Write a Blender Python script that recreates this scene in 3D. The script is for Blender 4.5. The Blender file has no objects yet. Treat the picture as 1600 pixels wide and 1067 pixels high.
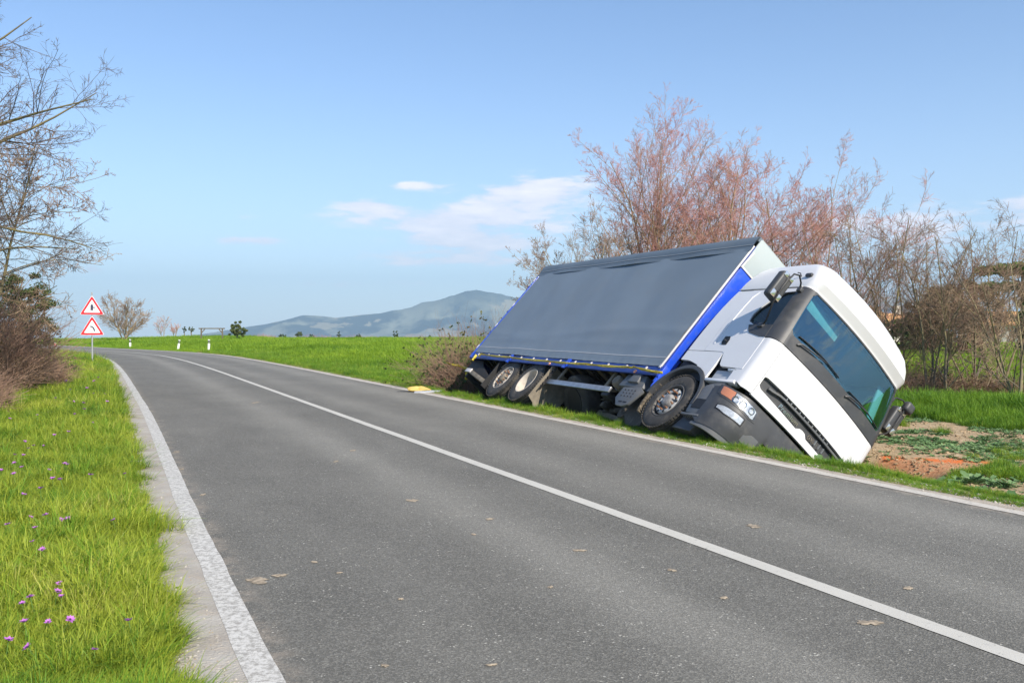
import bpy, bmesh, math
import numpy as np
from mathutils import Vector, Matrix
R_ = math.radians
scene = bpy.context.scene
COL = scene.collection
rng = np.random.default_rng(7)

# ------------------------------------------------------------------ camera
cam_d = bpy.data.cameras.new('camera'); cam = bpy.data.objects.new('camera', cam_d); COL.objects.link(cam)
cam_d.sensor_width = 36.0; cam_d.lens = 31.5
cam_d.clip_start = 0.05; cam_d.clip_end = 30000
cam.location = (0, 0, 1.55); cam.rotation_euler = (R_(90 - 0.88), 0, 0)
scene.camera = cam

# ------------------------------------------------------------------ sun and sky
SUN_EL, SUN_AZ = 38.0, 145.0            # azimuth clockwise from +Y (view direction)
sd = Vector((math.sin(R_(SUN_AZ)) * math.cos(R_(SUN_EL)), math.cos(R_(SUN_AZ)) * math.cos(R_(SUN_EL)), math.sin(R_(SUN_EL))))
sl = bpy.data.lights.new('sun', 'SUN'); sl.energy = 5.0; sl.angle = R_(0.5); sl.color = (1.0, 0.915, 0.79)
so = bpy.data.objects.new('sun', sl); COL.objects.link(so); so.rotation_euler = sd.to_track_quat('Z', 'Y').to_euler(); so.location = (20, -20, 30)

world = bpy.data.worlds.new('World'); scene.world = world; world.use_nodes = True
wn = world.node_tree; wn.nodes.clear(); WL = wn.links.new
def wnode(t, **k):
    n = wn.nodes.new(t)
    for a, b in k.items(): setattr(n, a, b)
    return n
def wmath(op, a, b=None, c=None, clamp=False):
    n = wnode('ShaderNodeMath', operation=op); n.use_clamp = clamp
    for i, v in enumerate((a, b, c)):
        if v is None: continue
        if isinstance(v, (int, float)): n.inputs[i].default_value = v
        else: WL(v, n.inputs[i])
    return n.outputs[0]
sky = wnode('ShaderNodeTexSky', sky_type='NISHITA'); sky.sun_disc = False
sky.sun_elevation = R_(SUN_EL); sky.sun_rotation = R_(SUN_AZ)
sky.air_density = 1.0; sky.dust_density = 0.25; sky.ozone_density = 1.6; sky.altitude = 50
bg = wnode('ShaderNodeBackground'); bg.inputs[1].default_value = 0.108
tc = wnode('ShaderNodeTexCoord'); sx = wnode('ShaderNodeSeparateXYZ'); WL(tc.outputs['Generated'], sx.inputs[0])
az = wmath('ARCTAN2', sx.outputs[0], sx.outputs[1]); el = wmath('ARCSINE', sx.outputs[2])
cmb = wnode('ShaderNodeCombineXYZ'); WL(wmath('MULTIPLY', az, 13.0), cmb.inputs[0]); WL(wmath('MULTIPLY', el, 52.0), cmb.inputs[1])
nz = wnode('ShaderNodeTexNoise'); nz.inputs['Scale'].default_value = 1.0; nz.inputs['Detail'].default_value = 9; nz.inputs['Roughness'].default_value = 0.6
WL(cmb.outputs[0], nz.inputs['Vector'])
def blob(a0, e0, wa, we, amp):          # one cloud bank: a soft mound in azimuth and elevation
    da = wmath('DIVIDE', wmath('SUBTRACT', az, a0), wa); de = wmath('DIVIDE', wmath('SUBTRACT', el, e0), we)
    r2 = wmath('ADD', wmath('MULTIPLY', da, da), wmath('MULTIPLY', de, de))
    return wmath('MULTIPLY', wmath('EXPONENT', wmath('MULTIPLY', r2, -1.0)), amp)
acc = None
banks = [(.025,.150,.080,.018,.95),(-.06,.119,.125,.016,.85),(-.045,.094,.085,.013,.88),(-.06,.076,.12,.009,.50),(-.107,.155,.030,.0045,.62),(-.157,.134,.034,.007,.66),
         (-.302,.092,.016,.005,.66),(-.268,.092,.020,.005,.72),(-.285,.116,.015,.004,.40),(-.440,.060,.018,.006,.72),(.40,.100,.08,.020,.80),(.55,.113,.07,.018,.80),(-.18,.048,.09,.006,.36),(-.46,.020,.10,.008,.3)]
for b in banks:
    v = blob(*b); acc = v if acc is None else wmath('ADD', acc, v)
# cumulus low round the rest of the horizon
back = wmath('MULTIPLY', wmath('SUBTRACT', 1.0, wmath('EXPONENT', wmath('MULTIPLY', wmath('POWER', wmath('DIVIDE', az, 0.95), 4.0), -1.0))),
             wmath('EXPONENT', wmath('MULTIPLY', wmath('POWER', wmath('DIVIDE', wmath('SUBTRACT', el, 0.20), 0.15), 2.0), -1.0)))
acc = wmath('ADD', acc, wmath('MULTIPLY', back, 0.44))
m = wmath('ADD', acc, wmath('MULTIPLY', wmath('MULTIPLY', wmath('SUBTRACT', nz.outputs[0], 0.5), 3.0), wmath('MULTIPLY', acc, 3.0, None, True)))
mr = wnode('ShaderNodeMapRange', interpolation_type='SMOOTHSTEP'); mr.inputs[1].default_value = 0.16; mr.inputs[2].default_value = 0.80; WL(m, mr.inputs[0]); mr.inputs[4].default_value = 0.9
mx = wnode('ShaderNodeMix', data_type='RGBA'); WL(mr.outputs[0], mx.inputs[0])
# cloud: bright tops, greyer undersides by its own density
mr2 = wnode('ShaderNodeMapRange'); mr2.inputs[1].default_value = 0.35; mr2.inputs[2].default_value = 0.7; WL(nz.outputs[0], mr2.inputs[0])
cc = wnode('ShaderNodeMix', data_type='RGBA'); WL(mr2.outputs[0], cc.inputs[0]); cc.inputs[6].default_value = (5.6, 5.6, 6.5, 1); cc.inputs[7].default_value = (8.2, 7.6, 8.0, 1)
# multiply tint turns the sky colour bluer
tint = wnode('ShaderNodeMix', data_type='RGBA', blend_type='MULTIPLY'); tint.inputs[0].default_value = 1; WL(sky.outputs[0], tint.inputs[6]); tint.inputs[7].default_value = (0.76, 0.91, 1.10, 1)
hzf = wmath('MULTIPLY', wmath('EXPONENT', wmath('MULTIPLY', wmath('ABSOLUTE', wmath('DIVIDE', el, 0.13)), -1.0)), .62)
hzm_ = wnode('ShaderNodeMix', data_type='RGBA'); WL(hzf, hzm_.inputs[0]); WL(tint.outputs[2], hzm_.inputs[6]); hzm_.inputs[7].default_value = (6.2, 6.8, 7.4, 1)   # milky air low over the horizon, all round
WL(hzm_.outputs[2], mx.inputs[6]); WL(cc.outputs[2], mx.inputs[7])
WL(mx.outputs[2], bg.inputs[0]); WL(bg.outputs[0], wnode('ShaderNodeOutputWorld').inputs[0])

scene.view_settings.view_transform = 'Standard'; scene.view_settings.look = 'None'
scene.view_settings.exposure = 0.64; scene.view_settings.gamma = 1.0; scene.view_settings.use_curve_mapping = False
scene.render.engine = 'CYCLES'
scene.cycles.max_bounces = 8; scene.cycles.diffuse_bounces = 3; scene.cycles.glossy_bounces = 3; scene.cycles.transmission_bounces = 6
scene.cycles.transparent_max_bounces = 12; scene.cycles.volume_bounces = 0
scene.cycles.use_denoising = True

# ------------------------------------------------------------------ materials
def lin(r, g, b): return (r, g, b, 1.0)
MATS = {}
def mat(name, col, rough=0.6, metal=0.0, var=0.0, vscale=4.0, col2=None, bump=0.0, bscale=40.0, spec=0.5, coat=0.0, dirt=None, dscale=3.0, damt=0.5, trans=0.0, alpha=None):
    m = bpy.data.materials.new(name); m.use_nodes = True
    nt = m.node_tree; p = nt.nodes['Principled BSDF']; L = nt.links.new
    p.inputs['Roughness'].default_value = rough; p.inputs['Metallic'].default_value = metal
    p.inputs['Specular IOR Level'].default_value = spec; p.inputs['Coat Weight'].default_value = coat
    t = nt.nodes.new('ShaderNodeTexCoord')
    c2 = col2 if col2 else tuple(max(0, x * (1 - var)) for x in col)
    out = None
    if var > 0 or col2:
        n = nt.nodes.new('ShaderNodeTexNoise'); n.inputs['Scale'].default_value = vscale; n.inputs['Detail'].default_value = 5; L(t.outputs['Object'], n.inputs['Vector'])
        r = nt.nodes.new('ShaderNodeMapRange'); r.inputs[1].default_value = 0.35; r.inputs[2].default_value = 0.65; L(n.outputs[0], r.inputs[0])
        x = nt.nodes.new('ShaderNodeMix'); x.data_type = 'RGBA'; L(r.outputs[0], x.inputs[0]); x.inputs[6].default_value = lin(*col); x.inputs[7].default_value = lin(*c2)
        out = x.outputs[2]
    if dirt:
        n = nt.nodes.new('ShaderNodeTexNoise'); n.inputs['Scale'].default_value = dscale; n.inputs['Detail'].default_value = 8; n.inputs['Roughness'].default_value = 0.7; L(t.outputs['Object'], n.inputs['Vector'])
        r = nt.nodes.new('ShaderNodeMapRange'); r.inputs[1].default_value = 0.5; r.inputs[2].default_value = 0.72; r.inputs[4].default_value = damt; L(n.outputs[0], r.inputs[0])
        x = nt.nodes.new('ShaderNodeMix'); x.data_type = 'RGBA'; L(r.outputs[0], x.inputs[0])
        if out: L(out, x.inputs[6])
        else: x.inputs[6].default_value = lin(*col)
        x.inputs[7].default_value = lin(*dirt); out = x.outputs[2]
    if out: L(out, p.inputs['Base Color'])
    else: p.inputs['Base Color'].default_value = lin(*col)
    if bump > 0:
        n = nt.nodes.new('ShaderNodeTexNoise'); n.inputs['Scale'].default_value = bscale; n.inputs['Detail'].default_value = 4; L(t.outputs['Object'], n.inputs['Vector'])
        b = nt.nodes.new('ShaderNodeBump'); b.inputs['Strength'].default_value = bump; b.inputs['Distance'].default_value = 0.01; L(n.outputs[0], b.inputs['Height']); L(b.outputs[0], p.inputs['Normal'])
    if trans > 0:
        tr = nt.nodes.new('ShaderNodeBsdfTranslucent'); ms = nt.nodes.new('ShaderNodeMixShader'); ms.inputs[0].default_value = trans
        if out: L(out, tr.inputs[0])
        else: tr.inputs[0].default_value = lin(*col)
        L(p.outputs[0], ms.inputs[1]); L(tr.outputs[0], ms.inputs[2]); L(ms.outputs[0], nt.nodes['Material Output'].inputs[0])
    MATS[name] = m
    return m
def leafmat(name, c1, c2, c3=None, trans=0.35, rough=0.55, cl=0.5):
    """foliage: colour by instance/part random, by clump noise and by a per-blade attribute"""
    m = bpy.data.materials.new(name); m.use_nodes = True; nt = m.node_tree; L = nt.links.new
    p = nt.nodes['Principled BSDF']; p.inputs['Roughness'].default_value = rough; p.inputs['Specular IOR Level'].default_value = 0.3
    oi = nt.nodes.new('ShaderNodeObjectInfo'); at = nt.nodes.new('ShaderNodeAttribute'); at.attribute_name = 'tone'
    geo = nt.nodes.new('ShaderNodeNewGeometry')
    n = nt.nodes.new('ShaderNodeTexNoise'); n.inputs['Scale'].default_value = cl; n.inputs['Detail'].default_value = 4; L(geo.outputs['Position'], n.inputs['Vector'])
    r = nt.nodes.new('ShaderNodeMapRange'); r.inputs[1].default_value = 0.35; r.inputs[2].default_value = 0.65; L(n.outputs[0], r.inputs[0])
    a1 = nt.nodes.new('ShaderNodeMath'); a1.operation = 'MULTIPLY_ADD'; a1.inputs[1].default_value = 0.35; L(oi.outputs['Random'], a1.inputs[0])
    a0 = nt.nodes.new('ShaderNodeMath'); a0.operation = 'MULTIPLY'; a0.inputs[1].default_value = 0.35; L(r.outputs[0], a0.inputs[0]); L(a0.outputs[0], a1.inputs[2])
    a2 = nt.nodes.new('ShaderNodeMath'); a2.operation = 'MULTIPLY_ADD'; a2.inputs[1].default_value = 0.3; L(at.outputs['Fac'], a2.inputs[0]); L(a1.outputs[0], a2.inputs[2])
    cr = nt.nodes.new('ShaderNodeValToRGB'); e = cr.color_ramp.elements; e[0].color = lin(*c1); e[0].position = 0.2; e[1].color = lin(*c2); e[1].position = 0.75
    if c3: k = cr.color_ramp.elements.new(0.97); k.color = lin(*c3)
    L(a2.outputs[0], cr.inputs[0]); L(cr.outputs[0], p.inputs['Base Color'])
    tr = nt.nodes.new('ShaderNodeBsdfTranslucent'); ms = nt.nodes.new('ShaderNodeMixShader'); ms.inputs[0].default_value = trans
    L(cr.outputs[0], tr.inputs[0]); L(p.outputs[0], ms.inputs[1]); L(tr.outputs[0], ms.inputs[2]); L(ms.outputs[0], nt.nodes['Material Output'].inputs[0])
    MATS[name] = m; return m

mat('white_paint', (0.68, 0.68, 0.685), 0.32, coat=0.4, spec=0.5, dirt=(0.5, 0.47, 0.42), dscale=2.5, damt=0.16)
mat('roof_white', (0.67, 0.67, 0.67), 0.38, coat=0.3, dirt=(0.55, 0.53, 0.48), dscale=2.0, damt=0.14)
mat('dark_plastic', (0.052, 0.054, 0.058), 0.5, var=0.2, vscale=3, dirt=(0.16, 0.15, 0.13), dscale=4, damt=0.35, bump=0.05, bscale=120)
mat('grey_plastic', (0.12, 0.125, 0.13), 0.5, var=0.15, vscale=3, dirt=(0.2, 0.18, 0.15), dscale=5, damt=0.5)
mat('black', (0.012, 0.012, 0.013), 0.6)
mat('chassis_black', (0.013, 0.013, 0.014), 0.75, dirt=(0.07, 0.055, 0.04), dscale=6, damt=0.5)
mat('curtain', (0.18, 0.222, 0.265), 0.5, spec=0.4, var=0.12, vscale=0.8, dirt=(0.2, 0.21, 0.21), dscale=1.4, damt=0.3)
mat('curtain_band', (0.135, 0.17, 0.205), 0.5, spec=0.4, var=0.15, vscale=1.2, dirt=(0.22, 0.22, 0.21), dscale=2.5, damt=0.35)
mat('curtain_seam', (0.30, 0.32, 0.34), 0.5)
mat('blue_steel', (0.012, 0.07, 0.58), 0.3, coat=0.3, dirt=(0.10, 0.14, 0.30), dscale=8, damt=0.5)
mat('blue_rail', (0.012, 0.04, 0.22), 0.4, dirt=(0.10, 0.10, 0.14), dscale=8, damt=0.6)
mat('pale_panel', (0.36, 0.41, 0.41), 0.45, var=0.08, vscale=1.5)
mat('white_trim', (0.62, 0.60, 0.58), 0.4, dirt=(0.35, 0.3, 0.25), dscale=9, damt=0.5)
mat('tyre', (0.05, 0.047, 0.043), 0.8, var=0.35, vscale=7, dirt=(0.17, 0.145, 0.11), dscale=5, damt=0.7, bump=0.2, bscale=90)
mat('rim', (0.42, 0.42, 0.40), 0.5, metal=0.0, dirt=(0.22, 0.19, 0.15), dscale=9, damt=0.6)
mat('shaded_rim', (0.09, 0.085, 0.08), 0.7, dirt=(0.25, 0.22, 0.17), dscale=9, damt=0.6)  # shade inside the rim barrel, put into its colour
mat('hub_metal', (0.20, 0.19, 0.18), 0.6, dirt=(0.5, 0.48, 0.45), dscale=14, damt=0.7)
mat('dusty_rim', (0.46, 0.42, 0.36), 0.7, dirt=(0.25, 0.2, 0.15), dscale=8, damt=0.7)
mat('rust', (0.25, 0.12, 0.06), 0.8, var=0.5, vscale=30)
mat('aluminium', (0.42, 0.44, 0.46), 0.35, metal=0.7, var=0.2, vscale=9)
mat('shaded_grime', (0.07, 0.062, 0.052), 0.85, dirt=(0.20, 0.17, 0.13), dscale=9, damt=0.7)  # underside grime, darkened to carry the shade beneath the truck
mat('mud', (0.24, 0.205, 0.155), 0.9, var=0.35, vscale=9, bump=0.4, bscale=40)
mat('caked_mud', (0.17, 0.14, 0.10), 0.95, var=0.75, vscale=30, bump=1.0, bscale=45)
mat('mirror_glass', (0.75, 0.72, 0.68), 0.12, metal=0.9)
mat('chrome', (0.7, 0.7, 0.7), 0.15, metal=1.0)
mat('orange_lens', (0.62, 0.24, 0.12), 0.15, coat=1.0)
mat('lens_inner', (0.85, 0.85, 0.83), 0.2, metal=0.4, var=0.35, vscale=22)
mat('interior', (0.09, 0.10, 0.11), 0.8)
mat('interior_light', (0.34, 0.36, 0.36), 0.8)
mat('seat_cloth', (0.10, 0.05, 0.07), 0.95, var=0.3, vscale=12)
mat('visor_cloth', (0.36, 0.41, 0.40), 0.7)
mat('tape_yellow', (0.72, 0.58, 0.05), 0.45, var=0.3, vscale=12, trans=0.2)
mat('post_white', (0.72, 0.72, 0.70), 0.5)
mat('post_black', (0.03, 0.03, 0.03), 0.5)
mat('post_red', (0.5, 0.03, 0.03), 0.4)
mat('galvanised', (0.50, 0.51, 0.52), 0.4, metal=0.5, var=0.15, vscale=20)
mat('sign_red', (0.62, 0.012, 0.025), 0.35)
mat('sign_white', (0.78, 0.78, 0.78), 0.35)
mat('sign_ink', (0.045, 0.04, 0.075), 0.4)
mat('old_wood', (0.16, 0.13, 0.09), 0.9, var=0.3, vscale=6)
mat('bark_tan', (0.38, 0.30, 0.17), 0.9, col2=(0.22, 0.17, 0.11), vscale=2.5)
mat('bark_grey', (0.15, 0.125, 0.10), 0.9, col2=(0.26, 0.22, 0.10), vscale=1.8)
mat('twig_pink', (0.56, 0.27, 0.25), 0.8, col2=(0.50, 0.30, 0.22), vscale=0.7)
mat('twig_tan', (0.36, 0.26, 0.17), 0.8, col2=(0.26, 0.16, 0.11), vscale=0.9)
mat('twig_brown', (0.23, 0.14, 0.10), 0.9, col2=(0.38, 0.25, 0.17), vscale=1.2)
mat('twig_dark', (0.11, 0.085, 0.08), 0.9, col2=(0.17, 0.13, 0.10), vscale=1.2)
mat('lichen_bark', (0.11, 0.095, 0.075), 0.9, col2=(0.22, 0.18, 0.07), vscale=5.0)
mat('house_wall', (0.62, 0.58, 0.50), 0.9, var=0.12, vscale=0.5)
mat('roof_tiles', (0.42, 0.20, 0.09), 0.9, col2=(0.55, 0.33, 0.12), vscale=1.0)
mat('shutter', (0.12, 0.10, 0.09), 0.8)
mat('petal', (0.52, 0.12, 0.55), 0.6, col2=(0.62, 0.32, 0.72), vscale=0.7, trans=0.3)
mat('petal_heart', (0.05, 0.02, 0.07), 0.8)
mat('stem_green', (0.12, 0.22, 0.04), 0.7)
mat('dry_mud', (0.40, 0.33, 0.24), 0.95, var=0.5, vscale=30)
mat('board_grey', (0.42, 0.44, 0.47), 0.5)
mat('bag_yellow', (0.62, 0.44, 0.13), 0.5, bump=0.3, bscale=25, trans=0.1)
leafmat('grass_near', (0.13, 0.23, 0.018), (0.42, 0.48, 0.05), (0.62, 0.55, 0.20), trans=0.4)
leafmat('grass_rich', (0.07, 0.19, 0.018), (0.23, 0.38, 0.03), (0.38, 0.42, 0.10), trans=0.4)
leafmat('grass_field', (0.12, 0.25, 0.012), (0.31, 0.45, 0.028), (0.44, 0.46, 0.09), trans=0.4, cl=0.12)
leafmat('grass_dry', (0.26, 0.22, 0.09), (0.42, 0.36, 0.20), (0.5, 0.44, 0.28), trans=0.3)
leafmat('weed_leaf', (0.07, 0.15, 0.05), (0.22, 0.34, 0.14), (0.34, 0.38, 0.24), trans=0.25)
leafmat('bramble_leaf', (0.03, 0.06, 0.015), (0.08, 0.12, 0.03), (0.18, 0.12, 0.05), trans=0.25)
leafmat('pine_leaf', (0.03, 0.055, 0.012), (0.10, 0.13, 0.03), (0.20, 0.17, 0.05), trans=0.15, cl=1.2)
leafmat('pine_green', (0.05, 0.11, 0.015), (0.15, 0.26, 0.04), (0.24, 0.30, 0.07), trans=0.2, cl=1.2)
leafmat('brown_leaf', (0.08, 0.06, 0.03), (0.18, 0.12, 0.06), (0.26, 0.18, 0.08), trans=0.15, cl=1.0)

def glass_mat(name, tint, tr_col, ior=1.5, rough=0.0):
    m = bpy.data.materials.new(name); m.use_nodes = True; nt = m.node_tree; nt.nodes.clear(); L = nt.links.new
    o = nt.nodes.new('ShaderNodeOutputMaterial'); g = nt.nodes.new('ShaderNodeBsdfGlossy'); g.inputs[0].default_value = lin(*tint); g.inputs['Roughness'].default_value = rough
    t = nt.nodes.new('ShaderNodeBsdfTransparent'); t.inputs[0].default_value = lin(*tr_col)
    f = nt.nodes.new('ShaderNodeFresnel'); f.inputs[0].default_value = ior
    x = nt.nodes.new('ShaderNodeMixShader'); gb = nt.nodes.new('ShaderNodeNewGeometry'); mb_ = nt.nodes.new('ShaderNodeMath'); mb_.operation = 'SUBTRACT'; mb_.use_clamp = True; L(f.outputs[0], mb_.inputs[0]); L(gb.outputs['Backfacing'], mb_.inputs[1]); L(mb_.outputs[0], x.inputs[0]); L(t.outputs[0], x.inputs[1]); L(g.outputs[0], x.inputs[2]); L(x.outputs[0], o.inputs[0])
    MATS[name] = m
glass_mat('windscreen_glass', (0.58, 0.86, 1.0), (0.66, 0.90, 0.92), 2.6)
glass_mat('side_glass', (0.9, 0.95, 1.0), (0.78, 0.84, 0.84), 1.5)
glass_mat('lens_glass', (1, 1, 1), (0.92, 0.93, 0.94), 1.5, 0.02)

# ------------------------------------------------------------------ mesh helpers
def tag(o, label=None, cat=None, group=None, kind=None):
    if label: o['label'] = label
    if cat: o['category'] = cat
    if group: o['group'] = group
    if kind: o['kind'] = kind
    return o
def empty(name, loc=(0, 0, 0), rz=0.0):
    o = bpy.data.objects.new(name, None); COL.objects.link(o); o.location = loc; o.rotation_euler = (0, 0, rz); o.empty_display_size = 0.2
    return o
def np_mesh(name, V, F, m=None, smooth=False, tone=None, link=True, parent=None):
    """V (n,3); F (k,3) or (k,4) array, or a list of such arrays"""
    me = bpy.data.meshes.new(name); V = np.asarray(V, np.float32)
    Fs = F if isinstance(F, list) else [F]
    Fs = [np.asarray(f, np.int32) for f in Fs if len(f)]
    nl = sum(f.size for f in Fs); nf = sum(len(f) for f in Fs)
    me.vertices.add(len(V)); me.vertices.foreach_set('co', V.ravel())
    me.loops.add(nl); me.polygons.add(nf)
    me.loops.foreach_set('vertex_index', np.concatenate([f.ravel() for f in Fs]))
    tot = np.concatenate([np.full(len(f), f.shape[1], np.int32) for f in Fs])
    me.polygons.foreach_set('loop_start', (np.cumsum(tot) - tot).astype(np.int32)); me.polygons.foreach_set('loop_total', tot)
    if smooth: me.polygons.foreach_set('use_smooth', np.ones(nf, bool))
    me.update(calc_edges=True); me.validate()
    if m: me.materials.append(MATS[m] if isinstance(m, str) else m)
    if tone is not None:
        a = me.attributes.new('tone', 'FLOAT', 'POINT'); a.data.foreach_set('value', np.asarray(tone, np.float32))
    o = bpy.data.objects.new(name, me)
    if link: COL.objects.link(o)
    if parent: o.parent = parent
    return o
class MB:
    def __init__(s): s.v = []; s.f = []; s.mi = []; s.cur = 0
    def add(s, vs, fs):
        b = len(s.v); s.v += [tuple(map(float, v)) for v in vs]; s.f += [tuple(b + i for i in f) for f in fs]; s.mi += [s.cur] * len(fs); return s
    def box(s, c, d, rot=None):
        x, y, z = d[0] / 2, d[1] / 2, d[2] / 2
        P = [(-x,-y,-z),(x,-y,-z),(x,y,-z),(-x,y,-z),(-x,-y,z),(x,-y,z),(x,y,z),(-x,y,z)]
        M = rot if rot is not None else Matrix.Identity(3)
        P = [tuple(M @ Vector(p) + Vector(c)) for p in P]
        return s.add(P, [(0,3,2,1),(4,5,6,7),(0,1,5,4),(1,2,6,5),(2,3,7,6),(3,0,4,7)])
    def beam(s, a, b, w, h, up=(0, 0, 1)):
        a, b = Vector(a), Vector(b); d = (b - a); L = d.length; d.normalize(); u = Vector(up); sd_ = d.cross(u)
        if sd_.length < 1e-4: sd_ = d.cross(Vector((0, 1, 0)))
        sd_.normalize(); u = sd_.cross(d)
        M = Matrix((d, sd_, u)).transposed()
        return s.box((a + b) / 2, (L, w, h), M)
    def tube(s, pts, r, n=8, cap=True):
        pts = [Vector(p) for p in pts]; rs = r if isinstance(r, (list, tuple)) else [r] * len(pts)
        b = len(s.v); ref = None; V = []
        for i, p in enumerate(pts):
            d = (pts[min(i + 1, len(pts) - 1)] - pts[max(i - 1, 0)]).normalized()
            if ref is None: ref = d.orthogonal().normalized()
            ref = (ref - d * ref.dot(d)).normalized(); q = d.cross(ref)
            V += [tuple(p + (ref * math.cos(2 * math.pi * k / n) + q * math.sin(2 * math.pi * k / n)) * rs[i]) for k in range(n)]
        F = []
        for i in range(len(pts) - 1):
            for k in range(n): F.append((i * n + k, i * n + (k + 1) % n, (i + 1) * n + (k + 1) % n, (i + 1) * n + k))
        if cap: F += [tuple(range(n))[::-1], tuple(range((len(pts) - 1) * n, len(pts) * n))]
        return s.add(V, F)
    def lathe(s, prof, n=40, axis='y', c=(0, 0, 0), closed=False):
        V = []; F = []
        for (r, h) in prof:
            for k in range(n):
                a = 2 * math.pi * k / n; p = (r * math.cos(a), h, r * math.sin(a))
                if axis == 'z': p = (r * math.cos(a), r * math.sin(a), h)
                if axis == 'x': p = (h, r * math.cos(a), r * math.sin(a))
                V.append((p[0] + c[0], p[1] + c[1], p[2] + c[2]))
        m_ = len(prof)
        for i in range(m_ if closed else m_ - 1):
            j = (i + 1) % m_
            for k in range(n): F.append((i * n + k, i * n + (k + 1) % n, j * n + (k + 1) % n, j * n + k))
        return s.add(V, F)
    def prism(s, poly, y0, y1, axis='y'):
        """poly of (x,z), extruded along y (or (y,z) along x)"""
        n = len(poly)
        f = (lambda p, h: (p[0], h, p[1])) if axis == 'y' else ((lambda p, h: (h, p[0], p[1])) if axis == 'x' else (lambda p, h: (p[0], p[1], h)))
        V = [f(p, y0) for p in poly] + [f(p, y1) for p in poly]
        F = [tuple(range(n)), tuple(range(2 * n - 1, n - 1, -1))] + [(i, i + n, (i + 1) % n + n, (i + 1) % n) for i in range(n)]
        return s.add(V, F)
    def mirror(s):                    # mirrored copy of everything, y -> -y
        n = len(s.v); k = len(s.f)
        s.v += [(a, -b, c) for a, b, c in s.v[:n]]; s.f += [tuple(reversed([i + n for i in f])) for f in s.f[:k]]; s.mi += s.mi[:k]; return s
    def flipped(s):
        o = MB(); o.v = [(a, -b, c) for a, b, c in s.v]; o.f = [tuple(reversed(f)) for f in s.f]; o.mi = list(s.mi); return o
    def build(s, name, mats, parent=None, smooth=False, bevel=0.0, seg=2, angle=40):
        me = bpy.data.meshes.new(name); me.from_pydata(s.v, [], s.f)
        for m_ in (mats if isinstance(mats, (list, tuple)) else [mats]): me.materials.append(MATS[m_])
        me.polygons.foreach_set('material_index', s.mi)
        bm = bmesh.new(); bm.from_mesh(me)
        if bevel > 0:
            bmesh.ops.remove_doubles(bm, verts=bm.verts, dist=1e-5); bmesh.ops.recalc_face_normals(bm, faces=bm.faces)
            es = [e for e in bm.edges if len(e.link_faces) == 2 and e.calc_face_angle(0) > R_(25)]
            if es: bmesh.ops.bevel(bm, geom=es, offset=bevel, segments=seg, affect='EDGES', profile=0.5, clamp_overlap=True)
        bmesh.ops.recalc_face_normals(bm, faces=bm.faces)
        if smooth or bevel > 0:
            for f in bm.faces: f.smooth = True
            for e in bm.edges:
                if len(e.link_faces) == 2 and e.calc_face_angle(0) > R_(angle): e.smooth = False
        bm.to_mesh(me); bm.free()
        o = bpy.data.objects.new(name, me); COL.objects.link(o)
        if parent: o.parent = parent
        return o
def copy_tree(o, parent=None):
    c = o.copy(); COL.objects.link(c); c.parent = parent
    for ch in list(o.children): copy_tree(ch, c)
    return c

# ------------------------------------------------------------------ road frame: u along the road, s across it (right edge of the straight = 0)
E0 = np.array([2.09, 12.17]); DU = np.array([-.4202, .9074]); DS = np.array([.9074, .4202])
_cu = np.array([-400, 22, 28, 34, 39, 44, 50, 55, 60, 65, 78, 110, 170, 260]); _cs = np.array([0, 0, .05, .17, .38, .75, 1.8, 3.2, 4.8, 6.4, 10.2, 21.5, 48., 95.])
_uu = np.linspace(-400, 260, 6601); _k = np.exp(-np.linspace(-2, 2, 61) ** 2); _k /= _k.sum()
_cc = np.convolve(np.pad(np.interp(_uu, _cu, _cs), 30, mode='edge'), _k, 'valid')
def bend(u): return np.interp(u, _uu, _cc)
def slope_f(u): return np.sqrt(1 + ((bend(u + .5) - bend(u - .5))) ** 2)
def us(x, y):
    dx, dy = x - E0[0], y - E0[1]; return dx * DU[0] + dy * DU[1], dx * DS[0] + dy * DS[1]
def wxy(u, s):                          # s measured square to the straight direction
    return E0[0] + u * DU[0] + s * DS[0], E0[1] + u * DU[1] + s * DS[1]
def wxy_off(u, off):                    # off = true distance from the right edge line (negative: across the carriageway)
    b = (bend(u + .5) - bend(u - .5)); n = np.sqrt(1 + b * b)      # centre line direction (1,-b)
    uu = u + off * b / n; ss = -bend(u) + off / n
    return wxy(uu, ss)
RW = 6.36
def sstep(a, b, x): t = np.clip((x - a) / (b - a), 0, 1); return t * t * (3 - 2 * t)
def vnoise(x, y, sc, seed=0):
    """cheap smooth value noise"""
    x = x / sc + seed * 17.3; y = y / sc + seed * 7.7; xi = np.floor(x); yi = np.floor(y); fx = x - xi; fy = y - yi; fx = fx * fx * (3 - 2 * fx); fy = fy * fy * (3 - 2 * fy)
    def h(a, b): v = np.sin(a * 127.1 + b * 311.7 + seed * 3.1) * 43758.5453; return v - np.floor(v)
    return (h(xi, yi) * (1 - fx) + h(xi + 1, yi) * fx) * (1 - fy) + (h(xi, yi + 1) * (1 - fx) + h(xi + 1, yi + 1) * fx) * fy
def tap(u): return .15 * sstep(-6, 9, u)                # the lane narrows a little past the first metres
def off_right(x, y):
    u, s = us(x, y); return (s + bend(u)) / slope_f(u), u
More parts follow.
